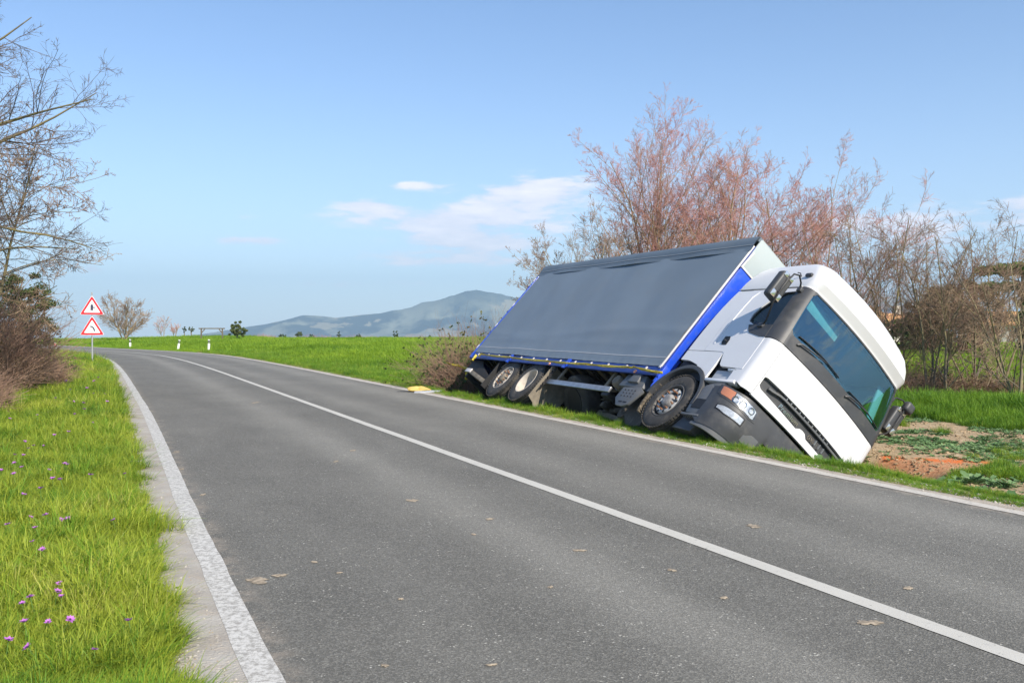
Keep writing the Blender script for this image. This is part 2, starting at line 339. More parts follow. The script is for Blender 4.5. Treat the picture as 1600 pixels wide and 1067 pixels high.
def height(x, y):
    x = np.asarray(x, float); y = np.asarray(y, float)
    e, u = off_right(x, y); D = np.hypot(x, y); px = 800 + 1400 * x / np.maximum(y, 1.0); px = np.where(y > 1, px, np.where(x < 0, -2000, 3000))
    row = np.interp(px, [-2000, 90, 300, 345, 385, 430, 700, 1300, 1500, 3000], [516, 520, 520, 521.5, 525.5, 529.5, 530.5, 533, 536, 540])
    zc = 1.55 - (row - 512) * 112 / 1400
    el_ = -(e + RW - tap(u))                               # distance beyond the left edge
    # right of the road
    gully = 1.55 * sstep(.48, 1.15, e) * (1 - sstep(3.0, 4.5, e)) * sstep(-1.9, -.6, u) * (1 - sstep(10.0, 11.3, u))
    low = -0.55 * sstep(.42, 1.9, e) * (1 - sstep(13, 19, u))
    low = low - 0.12 * sstep(.4, 2.0, e) * sstep(13, 19, u) * (1 - sstep(3, 9, e))
    bank = 0.22 * np.exp(-((e - 14.0) / 2.0) ** 2) * (1 - sstep(3, 9, u))
    nearR = low - gully * .75 + bank
    # left of the road
    nearL = 0.05 * sstep(.2, 1.5, el_) + 0.30 * sstep(5, 12, el_)
    z = np.where(e > 0, nearR, np.where(el_ > 0, nearL, 0.0))
    side = np.where(e > -RW / 2, e, el_)
    far = sstep(6, 55, side) * sstep(28, 100, D)
    z = z * (1 - far) + zc * far
    z = z + sstep(.5, 3, side) * ((vnoise(x, y, 3.1, 1) - .5) * .12 + (vnoise(x, y, .9, 2) - .5) * .05) + sstep(20, 60, side) * (vnoise(x, y, 17, 3) - .5) * .12
    b0 = np.where(e > -RW / 2, .03, .20)
    z = z + 0.02 * sstep(b0 + .1, b0 + .5, side)
    z = z - 0.07 * (1 - sstep(b0, b0 + .16, side))           # bed under the carriageway
    drop = np.maximum(D - 122, 0); z = z - np.minimum(drop * .025, 2 + drop * .018) * sstep(0, 10, drop)
    z = np.where(D > 5500, np.maximum(z, -100), np.maximum(z, -105))
    return z
def H(x, y): return float(height(np.array([x]), np.array([y]))[0])

# ------------------------------------------------------------------ ground
def make_ground():
    fine = np.radians(np.arange(-36, 36.01, 0.2)); coarse = np.radians(np.arange(36, 324, 3.0))[1:]
    A = np.concatenate([fine, coarse]); nA = len(A)
    r = [0.6]
    while r[-1] < 60: r.append(r[-1] * 1.019)
    while r[-1] < 7700: r.append(r[-1] * 1.045)
    r = np.array(r); nR = len(r)
    X = r[:, None] * np.sin(A)[None]; Y = r[:, None] * np.cos(A)[None]
    Z = height(X.ravel(), Y.ravel())
    V = np.stack([X.ravel(), Y.ravel(), Z], 1); V = np.vstack([V, [[0, 0, H(0, 0)]]])
    i = np.arange(nR - 1)[:, None]; j = np.arange(nA)[None]; j2 = (j + 1) % nA
    F = np.stack([i * nA + j, i * nA + j2, (i + 1) * nA + j2, (i + 1) * nA + j], -1).reshape(-1, 4)[:, ::-1]
    c = nR * nA; T = np.stack([np.full(nA, c), np.arange(nA), (np.arange(nA) + 1) % nA], 1)[:, ::-1]
    m = bpy.data.materials.new('ground_soil_grass'); m.use_nodes = True; nt = m.node_tree; L = nt.links.new; p = nt.nodes['Principled BSDF']; p.inputs['Roughness'].default_value = 0.95; p.inputs['Specular IOR Level'].default_value = 0.1
    geo = nt.nodes.new('ShaderNodeNewGeometry')
    def noise(sc, de=6, ro=.6):
        n = nt.nodes.new('ShaderNodeTexNoise'); n.inputs['Scale'].default_value = sc; n.inputs['Detail'].default_value = de; n.inputs['Roughness'].default_value = ro; L(geo.outputs['Position'], n.inputs['Vector']); return n.outputs[0]
    def ramp(f, a, ca, b, cb):
        k = nt.nodes.new('ShaderNodeValToRGB'); e = k.color_ramp.elements; e[0].position = a; e[0].color = lin(*ca); e[1].position = b; e[1].color = lin(*cb); L(f, k.inputs[0]); return k.outputs[0]
    def mixc(f, a, b):
        x = nt.nodes.new('ShaderNodeMix'); x.data_type = 'RGBA'; L(f, x.inputs[0]); L(a, x.inputs[6]); L(b, x.inputs[7]); return x.outputs[2]
    def attr(n):
        a = nt.nodes.new('ShaderNodeAttribute'); a.attribute_name = n; return a.outputs['Fac']
    grass = ramp(noise(.35), .35, (0.07, 0.17, 0.012), .7, (0.17, 0.30, 0.03))
    soil = ramp(noise(6, 8, .75), .3, (0.22, 0.16, 0.09), .7, (0.54, 0.42, 0.27))
    orange = ramp(noise(30, 8, .8), .52, (0.66, 0.15, 0.03), .66, (0.50, 0.36, 0.22))
    plain = ramp(noise(.004, 5, .6), .35, (0.06, 0.11, 0.03), .65, (0.24, 0.20, 0.12))
    c_ = mixc(attr('dirt'), grass, soil); c_ = mixc(attr('orange'), c_, orange); c_ = mixc(attr('far'), c_, plain)
    L(c_, p.inputs['Base Color'])
    b = nt.nodes.new('ShaderNodeBump'); b.inputs['Strength'].default_value = .7; b.inputs['Distance'].default_value = .04; L(noise(22, 8, .7), b.inputs['Height']); L(b.outputs[0], p.inputs['Normal'])
    o = np_mesh('ground', V, [F, T], m, smooth=True); tag(o, kind='structure')
    x, y = V[:, 0], V[:, 1]
    for nm, fn in (('dirt', dirt_mask), ('orange', orange_mask)):
        a = o.data.attributes.new(nm, 'FLOAT', 'POINT'); a.data.foreach_set('value', fn(x, y).astype(np.float32))
    a = o.data.attributes.new('far', 'FLOAT', 'POINT'); a.data.foreach_set('value', sstep(180, 400, np.hypot(x, y)).astype(np.float32))
    return o
def dirt_mask(x, y):
    e, u = off_right(x, y); el_ = -(e + RW - tap(u)); n = vnoise(x, y, .5, 5) * .5 + vnoise(x, y, .17, 6) * .5
    n2 = vnoise(x, y, 1.7, 8)
    d = sstep(1.1, 1.8, e + (n2 - .5) * .5) * (1 - sstep(9.6, 10.6, e + (n2 - .5) * 2)) * (1 - sstep(6, 8, u))       # bare track by the cab
    g = sstep(.9, 1.4, e) * (1 - sstep(2.8, 4.0, e)) * sstep(-2.5, -1.2, u) * (1 - sstep(10, 13, u))                   # ditch bottom
    ed = (1 - sstep(.0, .30, np.abs(e - .02) + (n - .5) * .25)) * .9                                                 # shoulder crumble
    el2 = (1 - sstep(.10, .55, np.abs(el_ - .05) + (n - .5) * .35))
    return np.clip(np.maximum.reduce([d, g, ed, el2]), 0, 1)
ORANGE = [(6.95, 14.1, .75, .17), (6.2, 14.35, .4, .10), (5.5, 12.75, .32, .14)]
def orange_mask(x, y):
    n = vnoise(x, y, .22, 11); v = np.zeros_like(x)
    for cx, cy, a, b in ORANGE:
        v = np.maximum(v, 1 - sstep(.6, 1.3, ((x - cx) / a) ** 2 + ((y - cy) / b) ** 2 + (n - .5) * 1.2))
    w = (1 - sstep(.6, 1.2, ((x - 6.2) / 1.6) ** 2 + ((y - 13.6) / .7) ** 2 + (n - .5) * 1.0)) * .35
    return np.maximum(v, w)
ground = make_ground()
print('ground', len(ground.data.polygons))

# ------------------------------------------------------------------ road
def strip(name, offs, us_, z, m, parent=None, wob=None, kind=None):
    offs = np.asarray(offs, float); nu = len(us_); no = len(offs); V = []; UV = []
    for k, o_ in enumerate(offs):
        w = wob(us_, k) if wob is not None else 0
        x, y = wxy_off(us_, o_ + w); V.append(np.stack([x, y, np.full(nu, z[k] if isinstance(z, (list, tuple)) else z)], 1)); UV.append(np.stack([np.full(nu, o_), us_], 1))
    V = np.concatenate(V); UV = np.concatenate(UV)
    i = np.arange(no - 1)[:, None]; j = np.arange(nu - 1)[None]
    F = np.stack([i * nu + j, (i + 1) * nu + j, (i + 1) * nu + j + 1, i * nu + j + 1], -1).reshape(-1, 4)
    o = np_mesh(name, V, F, m, smooth=True, parent=parent)
    uv = o.data.uv_layers.new(name='UVMap'); li = np.zeros(len(o.data.loops), np.int32); o.data.loops.foreach_get('vertex_index', li); uv.data.foreach_set('uv', UV[li].astype(np.float32).ravel())
    if kind: o['kind'] = kind
    return o
def asphalt_mat():
    m = bpy.data.materials.new('asphalt'); m.use_nodes = True; nt = m.node_tree; L = nt.links.new; p = nt.nodes['Principled BSDF']
    geo = nt.nodes.new('ShaderNodeNewGeometry'); uv = nt.nodes.new('ShaderNodeUVMap'); sep = nt.nodes.new('ShaderNodeSeparateXYZ'); L(uv.outputs[0], sep.inputs[0])
    def noise(sc, de=3, ro=.6, v=None):
        n = nt.nodes.new('ShaderNodeTexNoise'); n.inputs['Scale'].default_value = sc; n.inputs['Detail'].default_value = de; n.inputs['Roughness'].default_value = ro; L(v or geo.outputs['Position'], n.inputs['Vector']); return n.outputs[0]
    def M(op, a, b=None, cl=False):
        n = nt.nodes.new('ShaderNodeMath'); n.operation = op; n.use_clamp = cl
        for i, v in enumerate((a, b)):
            if v is None: continue
            if isinstance(v, (int, float)): n.inputs[i].default_value = v
            else: L(v, n.inputs[i])
        return n.outputs[0]
    def MR(v, a, b, c=0., d=1.):
        n = nt.nodes.new('ShaderNodeMapRange'); n.interpolation_type = 'SMOOTHSTEP'; L(v, n.inputs[0])
        for i, q in enumerate((a, b, c, d)): n.inputs[i + 1].default_value = q
        return n.outputs[0]
    vo = nt.nodes.new('ShaderNodeTexVoronoi'); vo.inputs['Scale'].default_value = 110; L(geo.outputs['Position'], vo.inputs['Vector'])
    sepc = nt.nodes.new('ShaderNodeSeparateXYZ'); L(vo.outputs['Color'], sepc.inputs[0])
    grain = sepc.outputs[0]
    # wheel paths (dusty, paler) and the oily line between: physical wear that follows the lanes
    off = sep.outputs[0]
    def path(c, w): return M('EXPONENT', M('MULTIPLY', M('POWER', M('DIVIDE', M('SUBTRACT', off, c), w), 2.0), -1.0))
    wear = M('ADD', path(-4.2, .35), M('ADD', path(-.7, .5), M('MULTIPLY', path(-2.3, .4), .6)))
    mp = nt.nodes.new('ShaderNodeMapping'); mp.inputs['Scale'].default_value = (1.0, .22, 1.0); L(uv.outputs[0], mp.inputs[0])
    streak = noise(1.8, 5, .65, mp.outputs[0])
    patch = noise(.45, 4, .6)
    val = M('ADD', M('MULTIPLY', M('SUBTRACT', patch, .5), .07), M('ADD', M('MULTIPLY', M('SUBTRACT', streak, .5), .07), M('MULTIPLY', wear, .055)))
    fine = noise(260, 2, .7)
    g = M('POWER', grain, 2.2)
    val = M('ADD', val, M('ADD', M('MULTIPLY', g, .105), M('MULTIPLY', M('SUBTRACT', fine, .5), .10)))
    val = M('ADD', val, .106)
    sp = MR(grain, .965, .99); sp2 = MR(noise(7, 3), .5, .62)
    val = M('ADD', val, M('MULTIPLY', M('MULTIPLY', sp, sp2), .28)); val = M('MAXIMUM', val, .022)
    # dust at the edges
    edge = M('MAXIMUM', MR(off, -.28, .0), MR(off, -RW + .26, -RW + .02))
    cb = nt.nodes.new('ShaderNodeCombineColor'); L(M('MULTIPLY', val, 1.04), cb.inputs[0]); L(val, cb.inputs[1]); L(M('MULTIPLY', val, .87), cb.inputs[2])
    dust = M('MULTIPLY', edge, MR(noise(5, 6, .75), .42, .62, 0, .8))
    mxx = nt.nodes.new('ShaderNodeMix'); mxx.data_type = 'RGBA'; L(dust, mxx.inputs[0]); L(cb.outputs[0], mxx.inputs[6]); mxx.inputs[7].default_value = lin(.34, .29, .23)
    sand = MR(noise(.9, 7, .7), .60, .74, 0, .28); mx3 = nt.nodes.new('ShaderNodeMix'); mx3.data_type = 'RGBA'; L(sand, mx3.inputs[0]); L(mxx.outputs[2], mx3.inputs[6]); mx3.inputs[7].default_value = lin(.25, .22, .175)
    L(mx3.outputs[2], p.inputs['Base Color']); p.inputs['Roughness'].default_value = .88; p.inputs['Specular IOR Level'].default_value = .35
    b = nt.nodes.new('ShaderNodeBump'); b.inputs['Strength'].default_value = .8; b.inputs['Distance'].default_value = .004; L(M('ADD', vo.outputs['Distance'], fine), b.inputs['Height']); L(b.outputs[0], p.inputs['Normal'])
    return m
def paint_mat(name, wear, wcol=(.10, .10, .10), paint=(.54, .52, .46)):
    m = bpy.data.materials.new(name); m.use_nodes = True; nt = m.node_tree; L = nt.links.new; p = nt.nodes['Principled BSDF']
    geo = nt.nodes.new('ShaderNodeNewGeometry')
    n = nt.nodes.new('ShaderNodeTexNoise'); n.inputs['Scale'].default_value = 24; n.inputs['Detail'].default_value = 10; n.inputs['Roughness'].default_value = .85; L(geo.outputs['Position'], n.inputs['Vector'])
    r = nt.nodes.new('ShaderNodeMapRange'); r.inputs[1].default_value = .5 + (.5 - wear) * .35; r.inputs[2].default_value = r.inputs[1].default_value + .06; L(n.outputs[0], r.inputs[0])
    n2 = nt.nodes.new('ShaderNodeTexNoise'); n2.inputs['Scale'].default_value = 2.2; n2.inputs['Detail'].default_value = 6; L(geo.outputs['Position'], n2.inputs['Vector'])
    x0 = nt.nodes.new('ShaderNodeMix'); x0.data_type = 'RGBA'; L(n2.outputs[0], x0.inputs[0]); x0.inputs[6].default_value = lin(*paint); x0.inputs[7].default_value = lin(*[c * .8 for c in paint])
    x = nt.nodes.new('ShaderNodeMix'); x.data_type = 'RGBA'; L(r.outputs[0], x.inputs[0]); L(x0.outputs[2], x.inputs[6]); x.inputs[7].default_value = lin(*wcol)
    L(x.outputs[2], p.inputs['Base Color']); p.inputs['Roughness'].default_value = .75
    b = nt.nodes.new('ShaderNodeBump'); b.inputs['Strength'].default_value = .5; b.inputs['Distance'].default_value = .003; n3 = nt.nodes.new('ShaderNodeTexNoise'); n3.inputs['Scale'].default_value = 150; L(geo.outputs['Position'], n3.inputs['Vector']); L(n3.outputs[0], b.inputs['Height']); L(b.outputs[0], p.inputs['Normal'])
    return m
UR = np.concatenate([np.arange(-60, -14, 1.0), np.arange(-14, 40, .12), np.arange(40, 90, .4), np.arange(90, 230, 2.0)])
def wobble(amp, seed, sc=.8):
    def f(u, k): return ((vnoise(u, u * 0, sc, seed) - .5) + .6 * (vnoise(u, u * 0, sc * .25, seed + 1) - .5)) * amp
    return f
def road_wob(u, k):
    if k == 0: return wobble(.10, 31, .7)(u, 0) + tap(u)
    if k in (1, 2): return tap(u)
    if k == 11: return wobble(.10, 33, .7)(u, 0)
    return u * 0
road = strip('road', [-RW - .20, -RW - .10, -RW + .3, -5.2, -4.4, -3.6, -2.6, -1.8, -1.0, -.3, .13, .20], UR, [-.03, 0, 0, 0, 0, 0, 0, 0, 0, 0, 0, -.03], asphalt_mat(), wob=road_wob, kind='structure')
PM1 = paint_mat('centre_paint', .28); PM2 = paint_mat('edge_paint', .42, (.30, .28, .25), (.56, .52, .45)); PM3 = paint_mat('worn_edge_paint', .56, (.30, .285, .255), (.60, .585, .54))
strip('centre_line', [-3.09 - .065, -3.09 + .065], UR, .004, PM1, road, wobble(.006, 3, .5))
strip('edge_line', [-.085, .06], UR, .004, PM2, road, lambda u, k: wobble(.05, 5, .5)(u, k) * (1 if k else .3))
strip('edge_line', [-RW - .06, -RW + .09], UR, .004, PM3, road, lambda u, k: wobble(.012, 8, .6)(u, k) + tap(u))
# crumbled grey shoulder outside the left line
mat('shoulder_grit', (.40, .375, .33), .95, col2=(.31, .28, .24), vscale=3.5, dirt=(.40, .33, .25), dscale=8, damt=.7, bump=1.0, bscale=60)
def sh_w(u, k): return wobble(.22, 21, .9)(u, 0) + wobble(.07, 25, .2)(u, 0) + tap(u) if k == 0 else tap(u)
strip('shoulder', [-RW - .42, -RW - .22, -RW - .055], UR, [-.012, .006, .002], 'shoulder_grit', road, sh_w)
def sr_w(u, k): return wobble(.10, 41, .6)(u, 0) + wobble(.05, 45, .15)(u, 0) if k == 2 else u * 0
mat('shoulder_dust', (.42, .37, .30), .95, col2=(.28, .24, .19), vscale=5, bump=1.0, bscale=60)
strip('shoulder', [.055, .13, .26], UR, [.002, .006, -.004], 'shoulder_dust', road, sr_w)
# dried splashes of mud on the carriageway (u, off, length, width)
SPL = [(403,907,40,11),(437,899,24,6),(644,782,20,5),(765,811,12,4),(905,860,20,4),(1050,891,14,5),(1131,934,16,4),(1177,822,26,6),(551,704,9,2.5),(525,721,9,2.5),(740,835,9,3),
       (491,878,12,3),(317,773,10,3),(284,733,8,3),(601,1040,14,5),(768,1039,18,4),(626,936,9,4),(860,917,9,4),(276,706,9,2),(1419,919,16,6),(1360,973,40,10),(530,895,9,3),(400,629,14,2)]
f_ = 1400.0; cp_, sp_ = math.cos(R_(.88)), math.sin(R_(.88))
def on_road(u, v):
    d = (( u - 800) / f_, 1, -(v - 533.5) / f_); dy = d[1] * cp_ + d[2] * sp_; dz = -d[1] * sp_ + d[2] * cp_; t = -1.55 / dz; return d[0] * t, dy * t, t
for k, (pu, pv, w, h) in enumerate(SPL):
    x, y, t = on_road(pu, pv); wx = max(w / f_ * t, .03); wy = max(h / f_ * t * t / 1.55, .03); n = 30; a = np.linspace(0, 2 * np.pi, n, endpoint=False)
    ph = rng.uniform(0, 6, 3); rr = .85 + .22 * np.sin(2 * a + ph[0]) + .16 * np.sin(5 * a + ph[1]) + (rng.random(n) - .5) * .45; P = np.stack([x + np.cos(a) * wx / 2 * rr, y + np.sin(a) * wy / 2 * rr, np.full(n, .0035)], 1)
    P2 = P * 1; P2[:, :2] = (P[:, :2] - [x, y]) * .7 + [x, y]; P2[:, 2] = .0065
    V = np.vstack([P, P2, [[x, y, .007]]]); i = np.arange(n); j = (i + 1) % n
    np_mesh('mud_splash', V, [np.stack([i, j, n + j, n + i], 1), np.stack([n + i, n + j, np.full(n, 2 * n)], 1)], 'dry_mud', smooth=True, parent=road)

# ================================================================== THE TRUCK (own frame: x forward, y left, z up; origin under the front axle)
truck = empty('box_truck'); truck.matrix_world = Matrix(((.3957, .6750, .6227, 2.802), (-.9184, .2928, .2662, 13.391), (-.0026, -.6772, .7358, -.703), (0, 0, 0, 1)))
tag(truck, 'white cab truck with grey curtain body, tipped on its side into the ditch', 'truck')
def part(b, name, m, parent=truck, **k): return b.build(name, m, parent, **k)

# ---- cab body surface: s = 0 front centre, |s|=1 start of corner, 2 end of corner, 3 rear edge
ZK = [.80, .90, 1.30, 1.75, 1.97, 2.20, 2.50, 2.77, 2.815, 2.86, 2.95, 3.10, 3.25, 3.37, 3.45, 3.50]
XF = [1.40, 1.41, 1.41, 1.395, 1.37, 1.33, 1.27, 1.215, 1.205, 1.228, 1.275, 1.235, 1.16, 1.05, .93, .80]
WK = [1.215, 1.22, 1.22, 1.22, 1.215, 1.205, 1.185, 1.155, 1.15, 1.155, 1.15, 1.13, 1.095, 1.04, .98, .90]
RK = [.20, .20, .20, .20, .20, .19, .18, .17, .17, .18, .19, .22, .25, .28, .30, .32]
XRK = [-.45, -.45, -.45, -.45, -.45, -.45, -.44, -.42, -.41, -.40, -.39, -.36, -.32, -.27, -.22, -.16]
BOW = .085
def zi(t, z): return float(np.interp(z, ZK, t))
def surf0(s, z):
    xf, w, rc, xr = zi(XF, z), zi(WK, z), zi(RK, z), zi(XRK, z); a = w - rc; sg = 1 if s >= 0 else -1; q = abs(s)
    if q <= 1: return Vector((xf + BOW * (1 - q * q), sg * q * a, z))
    if q <= 2:
        th = (q - 1) * math.pi / 2; th2 = th * (1 - .10 * (1 - th / (math.pi / 2)))
        return Vector((xf - rc + rc * math.cos(th2), sg * (a + rc * math.sin(th2)), z))
    return Vector((xf - rc + (xr - xf + rc) * (q - 2), sg * w, z))
def surf(s, z, off=0.0):
    p = surf0(s, z)
    if off:
        ds = surf0(s + .02, z) - surf0(s - .02, z); dz = surf0(s, z + .02) - surf0(s, z - .02); n = ds.cross(dz).normalized()
        if n.x * 1.0 + n.y * p.y * 1.0 < 0: n = -n
        p = p + n * off
    return p
def side_s(x, z, sg=-1):
    xf, rc, xr = zi(XF, z), zi(RK, z), zi(XRK, z); return sg * (2 + (x - (xf - rc)) / (xr - (xf - rc)))
def skin(b, ss, lo, hi, off=0.0, thick=.02, nz=6, S=None, off_hi=None):
    """panel on the cab surface between lo(s) and hi(s), with a real edge thickness"""
    F = S or surf; n = len(ss); V = []; G = []
    for s in ss:
        z0, z1 = lo(s), hi(s)
        for k in range(nz + 1):
            t = k / nz; o_ = off if off_hi is None else off + (off_hi - off) * t; V.append(F(s, z0 + (z1 - z0) * t, o_))
    m_ = len(V)
    for i, s in enumerate(ss):
        z0, z1 = lo(s), hi(s)
        for k in range(nz + 1):
            t = k / nz; o_ = off if off_hi is None else off + (off_hi - off) * t; V.append(F(s, z0 + (z1 - z0) * t, o_ - thick))
    q = nz + 1
    for i in range(n - 1):
        for k in range(nz):
            a = i * q + k; G.append((a, a + q, a + q + 1, a + 1)); a += m_; G.append((a, a + 1, a + q + 1, a + q))
        a = i * q; G.append((a, a + m_, a + q + m_, a + q)); a = i * q + nz; G.append((a, a + q, a + q + m_, a + m_))
    for k in range(nz):
        a = k; G.append((a, a + 1, a + 1 + m_, a + m_)); a = (n - 1) * q + k; G.append((a, a + m_, a + 1 + m_, a + 1))
    b.add(V, G); return b
def K(v): return lambda s: v
def lsp(a, b, n): return list(np.linspace(a, b, n))

# front panel with the grille opening
SG0, SG1 = -1.02, .865
gx = [-1.02, -1.0, -.955, -.66, -.40, -.21, -.15, -.10, -.04, .02, .36, .55, .80, .865]
gl = [1.115, 1.075, 1.045, 1.025, 1.01, 1.00, 1.045, 1.055, 1.050, 1.0, .995, 1.01, 1.12, 1.20]
gh = [1.20, 1.225, 1.24, 1.245, 1.245, 1.245, 1.245, 1.245, 1.245, 1.245, 1.245, 1.245, 1.24, 1.225]
fs = sorted(set(lsp(-1.085, 1.085, 40) + gx + [SG0 - .001, SG1 + .001]))
def glo(s): return float(np.interp(s, gx, gl)) if SG0 <= s <= SG1 else 1.15
def ghi(s): return float(np.interp(s, gx, gh)) if SG0 <= s <= SG1 else 1.15
fp = MB()
skin(fp, fs, K(.895), glo, 0, .05, 3); skin(fp, fs, ghi, K(1.755), 0, .05, 7)
part(fp, 'front_panel', 'white_paint', smooth=True, angle=35)
gr = MB(); gs = [s for s in fs if SG0 <= s <= SG1]
skin(gr, gs, lambda s: glo(s) - .004, lambda s: ghi(s) + .004, -.055, .01, 4)
grille = part(gr, 'grille', 'dark_plastic', smooth=True)
g2 = MB(); skin(g2, lsp(-.72, .72, 26), lambda s: max(glo(s), 1.15) + .01, K(1.235), -.040, .012, 2); part(g2, 'grille_mesh', 'black', grille, smooth=True)
g3 = MB(); skin(g3, lsp(-.86, .84, 26), lambda s: 1.13 + .045 * sstep(-.86, -.6, s), lambda s: 1.145 + .045 * sstep(-.86, -.6, s) + .012, -.004, .05, 2); part(g3, 'grille_bar', 'grey_plastic', grille, smooth=True)
for k in range(11):
    s = -.56 + k * .093; r = MB(); skin(r, [s, s + .012], K(1.195), K(1.235), -.012, .03, 1); part(r, 'grille_rib', 'aluminium', grille)
for k in range(3):
    s = .20 + k * .09; r = MB(); skin(r, [s, s + .012], K(1.05), K(1.13), -.018, .03, 1); part(r, 'grille_rib', 'aluminium', grille)
def lettering(name, body, s0, z0, h, parent, m='chrome', off=-.03, width=None):
    cu = bpy.data.curves.new(name, 'FONT'); cu.body = body; cu.size = h * 1.4; cu.extrude = .004; cu.space_character = 1.15; cu.shear = .15
    t = bpy.data.objects.new(name, cu); COL.objects.link(t); dg = bpy.context.evaluated_depsgraph_get(); me = bpy.data.meshes.new_from_object(t.evaluated_get(dg))
    bpy.data.objects.remove(t); me.name = name; xs = [v.co.x for v in me.vertices]; w = max(xs)
    sc = (width / w) if width else 1
    for v in me.vertices:
        y = v.co.x * sc; z = z0 + v.co.y; a = zi(WK, z) - zi(RK, z); p = surf((s0 + y / a), z, off + v.co.z); v.co = p
    me.materials.clear(); me.materials.append(MATS[m]); o = bpy.data.objects.new(name, me); COL.objects.link(o); o.parent = parent; return o
lettering('grille_lettering', 'Premium', -.60, 1.045, .072, grille, width=.41)
lettering('grille_lettering', 'DXi', .035, 1.04, .066, grille, width=.15)

# lower lip behind the panel, corner pieces, A pillars, cowl
for sg in (-1, 1):
    c = MB(); skin(c, [sg * v for v in lsp(1.112, 2.0, 9) + [2.08, 2.135]], lambda s: .905 + .16 * max(0, abs(s) - 1.7), lambda s: 1.755 - .0 * abs(s), 0, .03, 6); part(c, 'corner_panel', 'white_paint', smooth=True)
    a = MB(); skin(a, [sg * v for v in lsp(1.245, 2.0, 8) + [2.05]], lambda s: 1.765, lambda s: 2.80, .006, .05, 10); part(a, 'window_pillar', 'dark_plastic', smooth=True)
cw = MB(); skin(cw, lsp(-1.24, 1.24, 36), K(1.765), lambda s: 1.975 + .06 * sstep(1.05, 1.24, abs(s)), .008, .05, 3); cowl = part(cw, 'cowl_panel', 'dark_plastic', smooth=True)
hd = MB(); skin(hd, lsp(-1.24, 1.24, 36), lambda s: 2.775 - .06 * sstep(1.05, 1.22, abs(s)), K(2.803), .004, .05, 2); part(hd, 'window_header', 'dark_plastic', smooth=True)

# windscreen
wl = lambda s: 1.985 + .07 * sstep(1.06, 1.235, abs(s)); wh = lambda s: 2.785 - .08 * sstep(1.04, 1.235, abs(s))
w = MB(); skin(w, lsp(-1.235, 1.235, 40), wl, wh, -.004, .006, 10); ws = part(w, 'windscreen', 'windscreen_glass', smooth=True)
fr = MB()
skin(fr, lsp(-1.235, 1.235, 40), wl, lambda s: wl(s) + .035, -.014, .004, 1); skin(fr, lsp(-1.235, 1.235, 40), lambda s: wh(s) - .022, wh, -.014, .004, 1)
for sg in (-1, 1): skin(fr, [sg * 1.17, sg * 1.235], wl, wh, -.014, .004, 6)
part(fr, 'window_edge', 'black', ws, smooth=True)
# wipers: arm and blade lying along the lower edge of the glass
for s0, s1, sp in ((-.93, -.08, -.70), (.18, 1.0, .36)):
    b = MB(); b.tube([surf(s0 + (s1 - s0) * t, 2.01 + .03 * math.sin(t * 3.1) + (.02 if s0 < 0 else .0), .012) for t in np.linspace(0, 1, 9)], .010, 6)
    wi = part(b, 'wiper', 'black', smooth=True)
    b = MB(); b.tube([surf(sp - .2, 1.90, .02), surf(sp - .15, 1.945, .045), surf(sp + .1, 1.985, .045), surf(sp + .32, 2.03, .03)], [.016, .014, .010, .007], 6); part(b, 'wiper_arm', 'dark_plastic', wi, smooth=True)

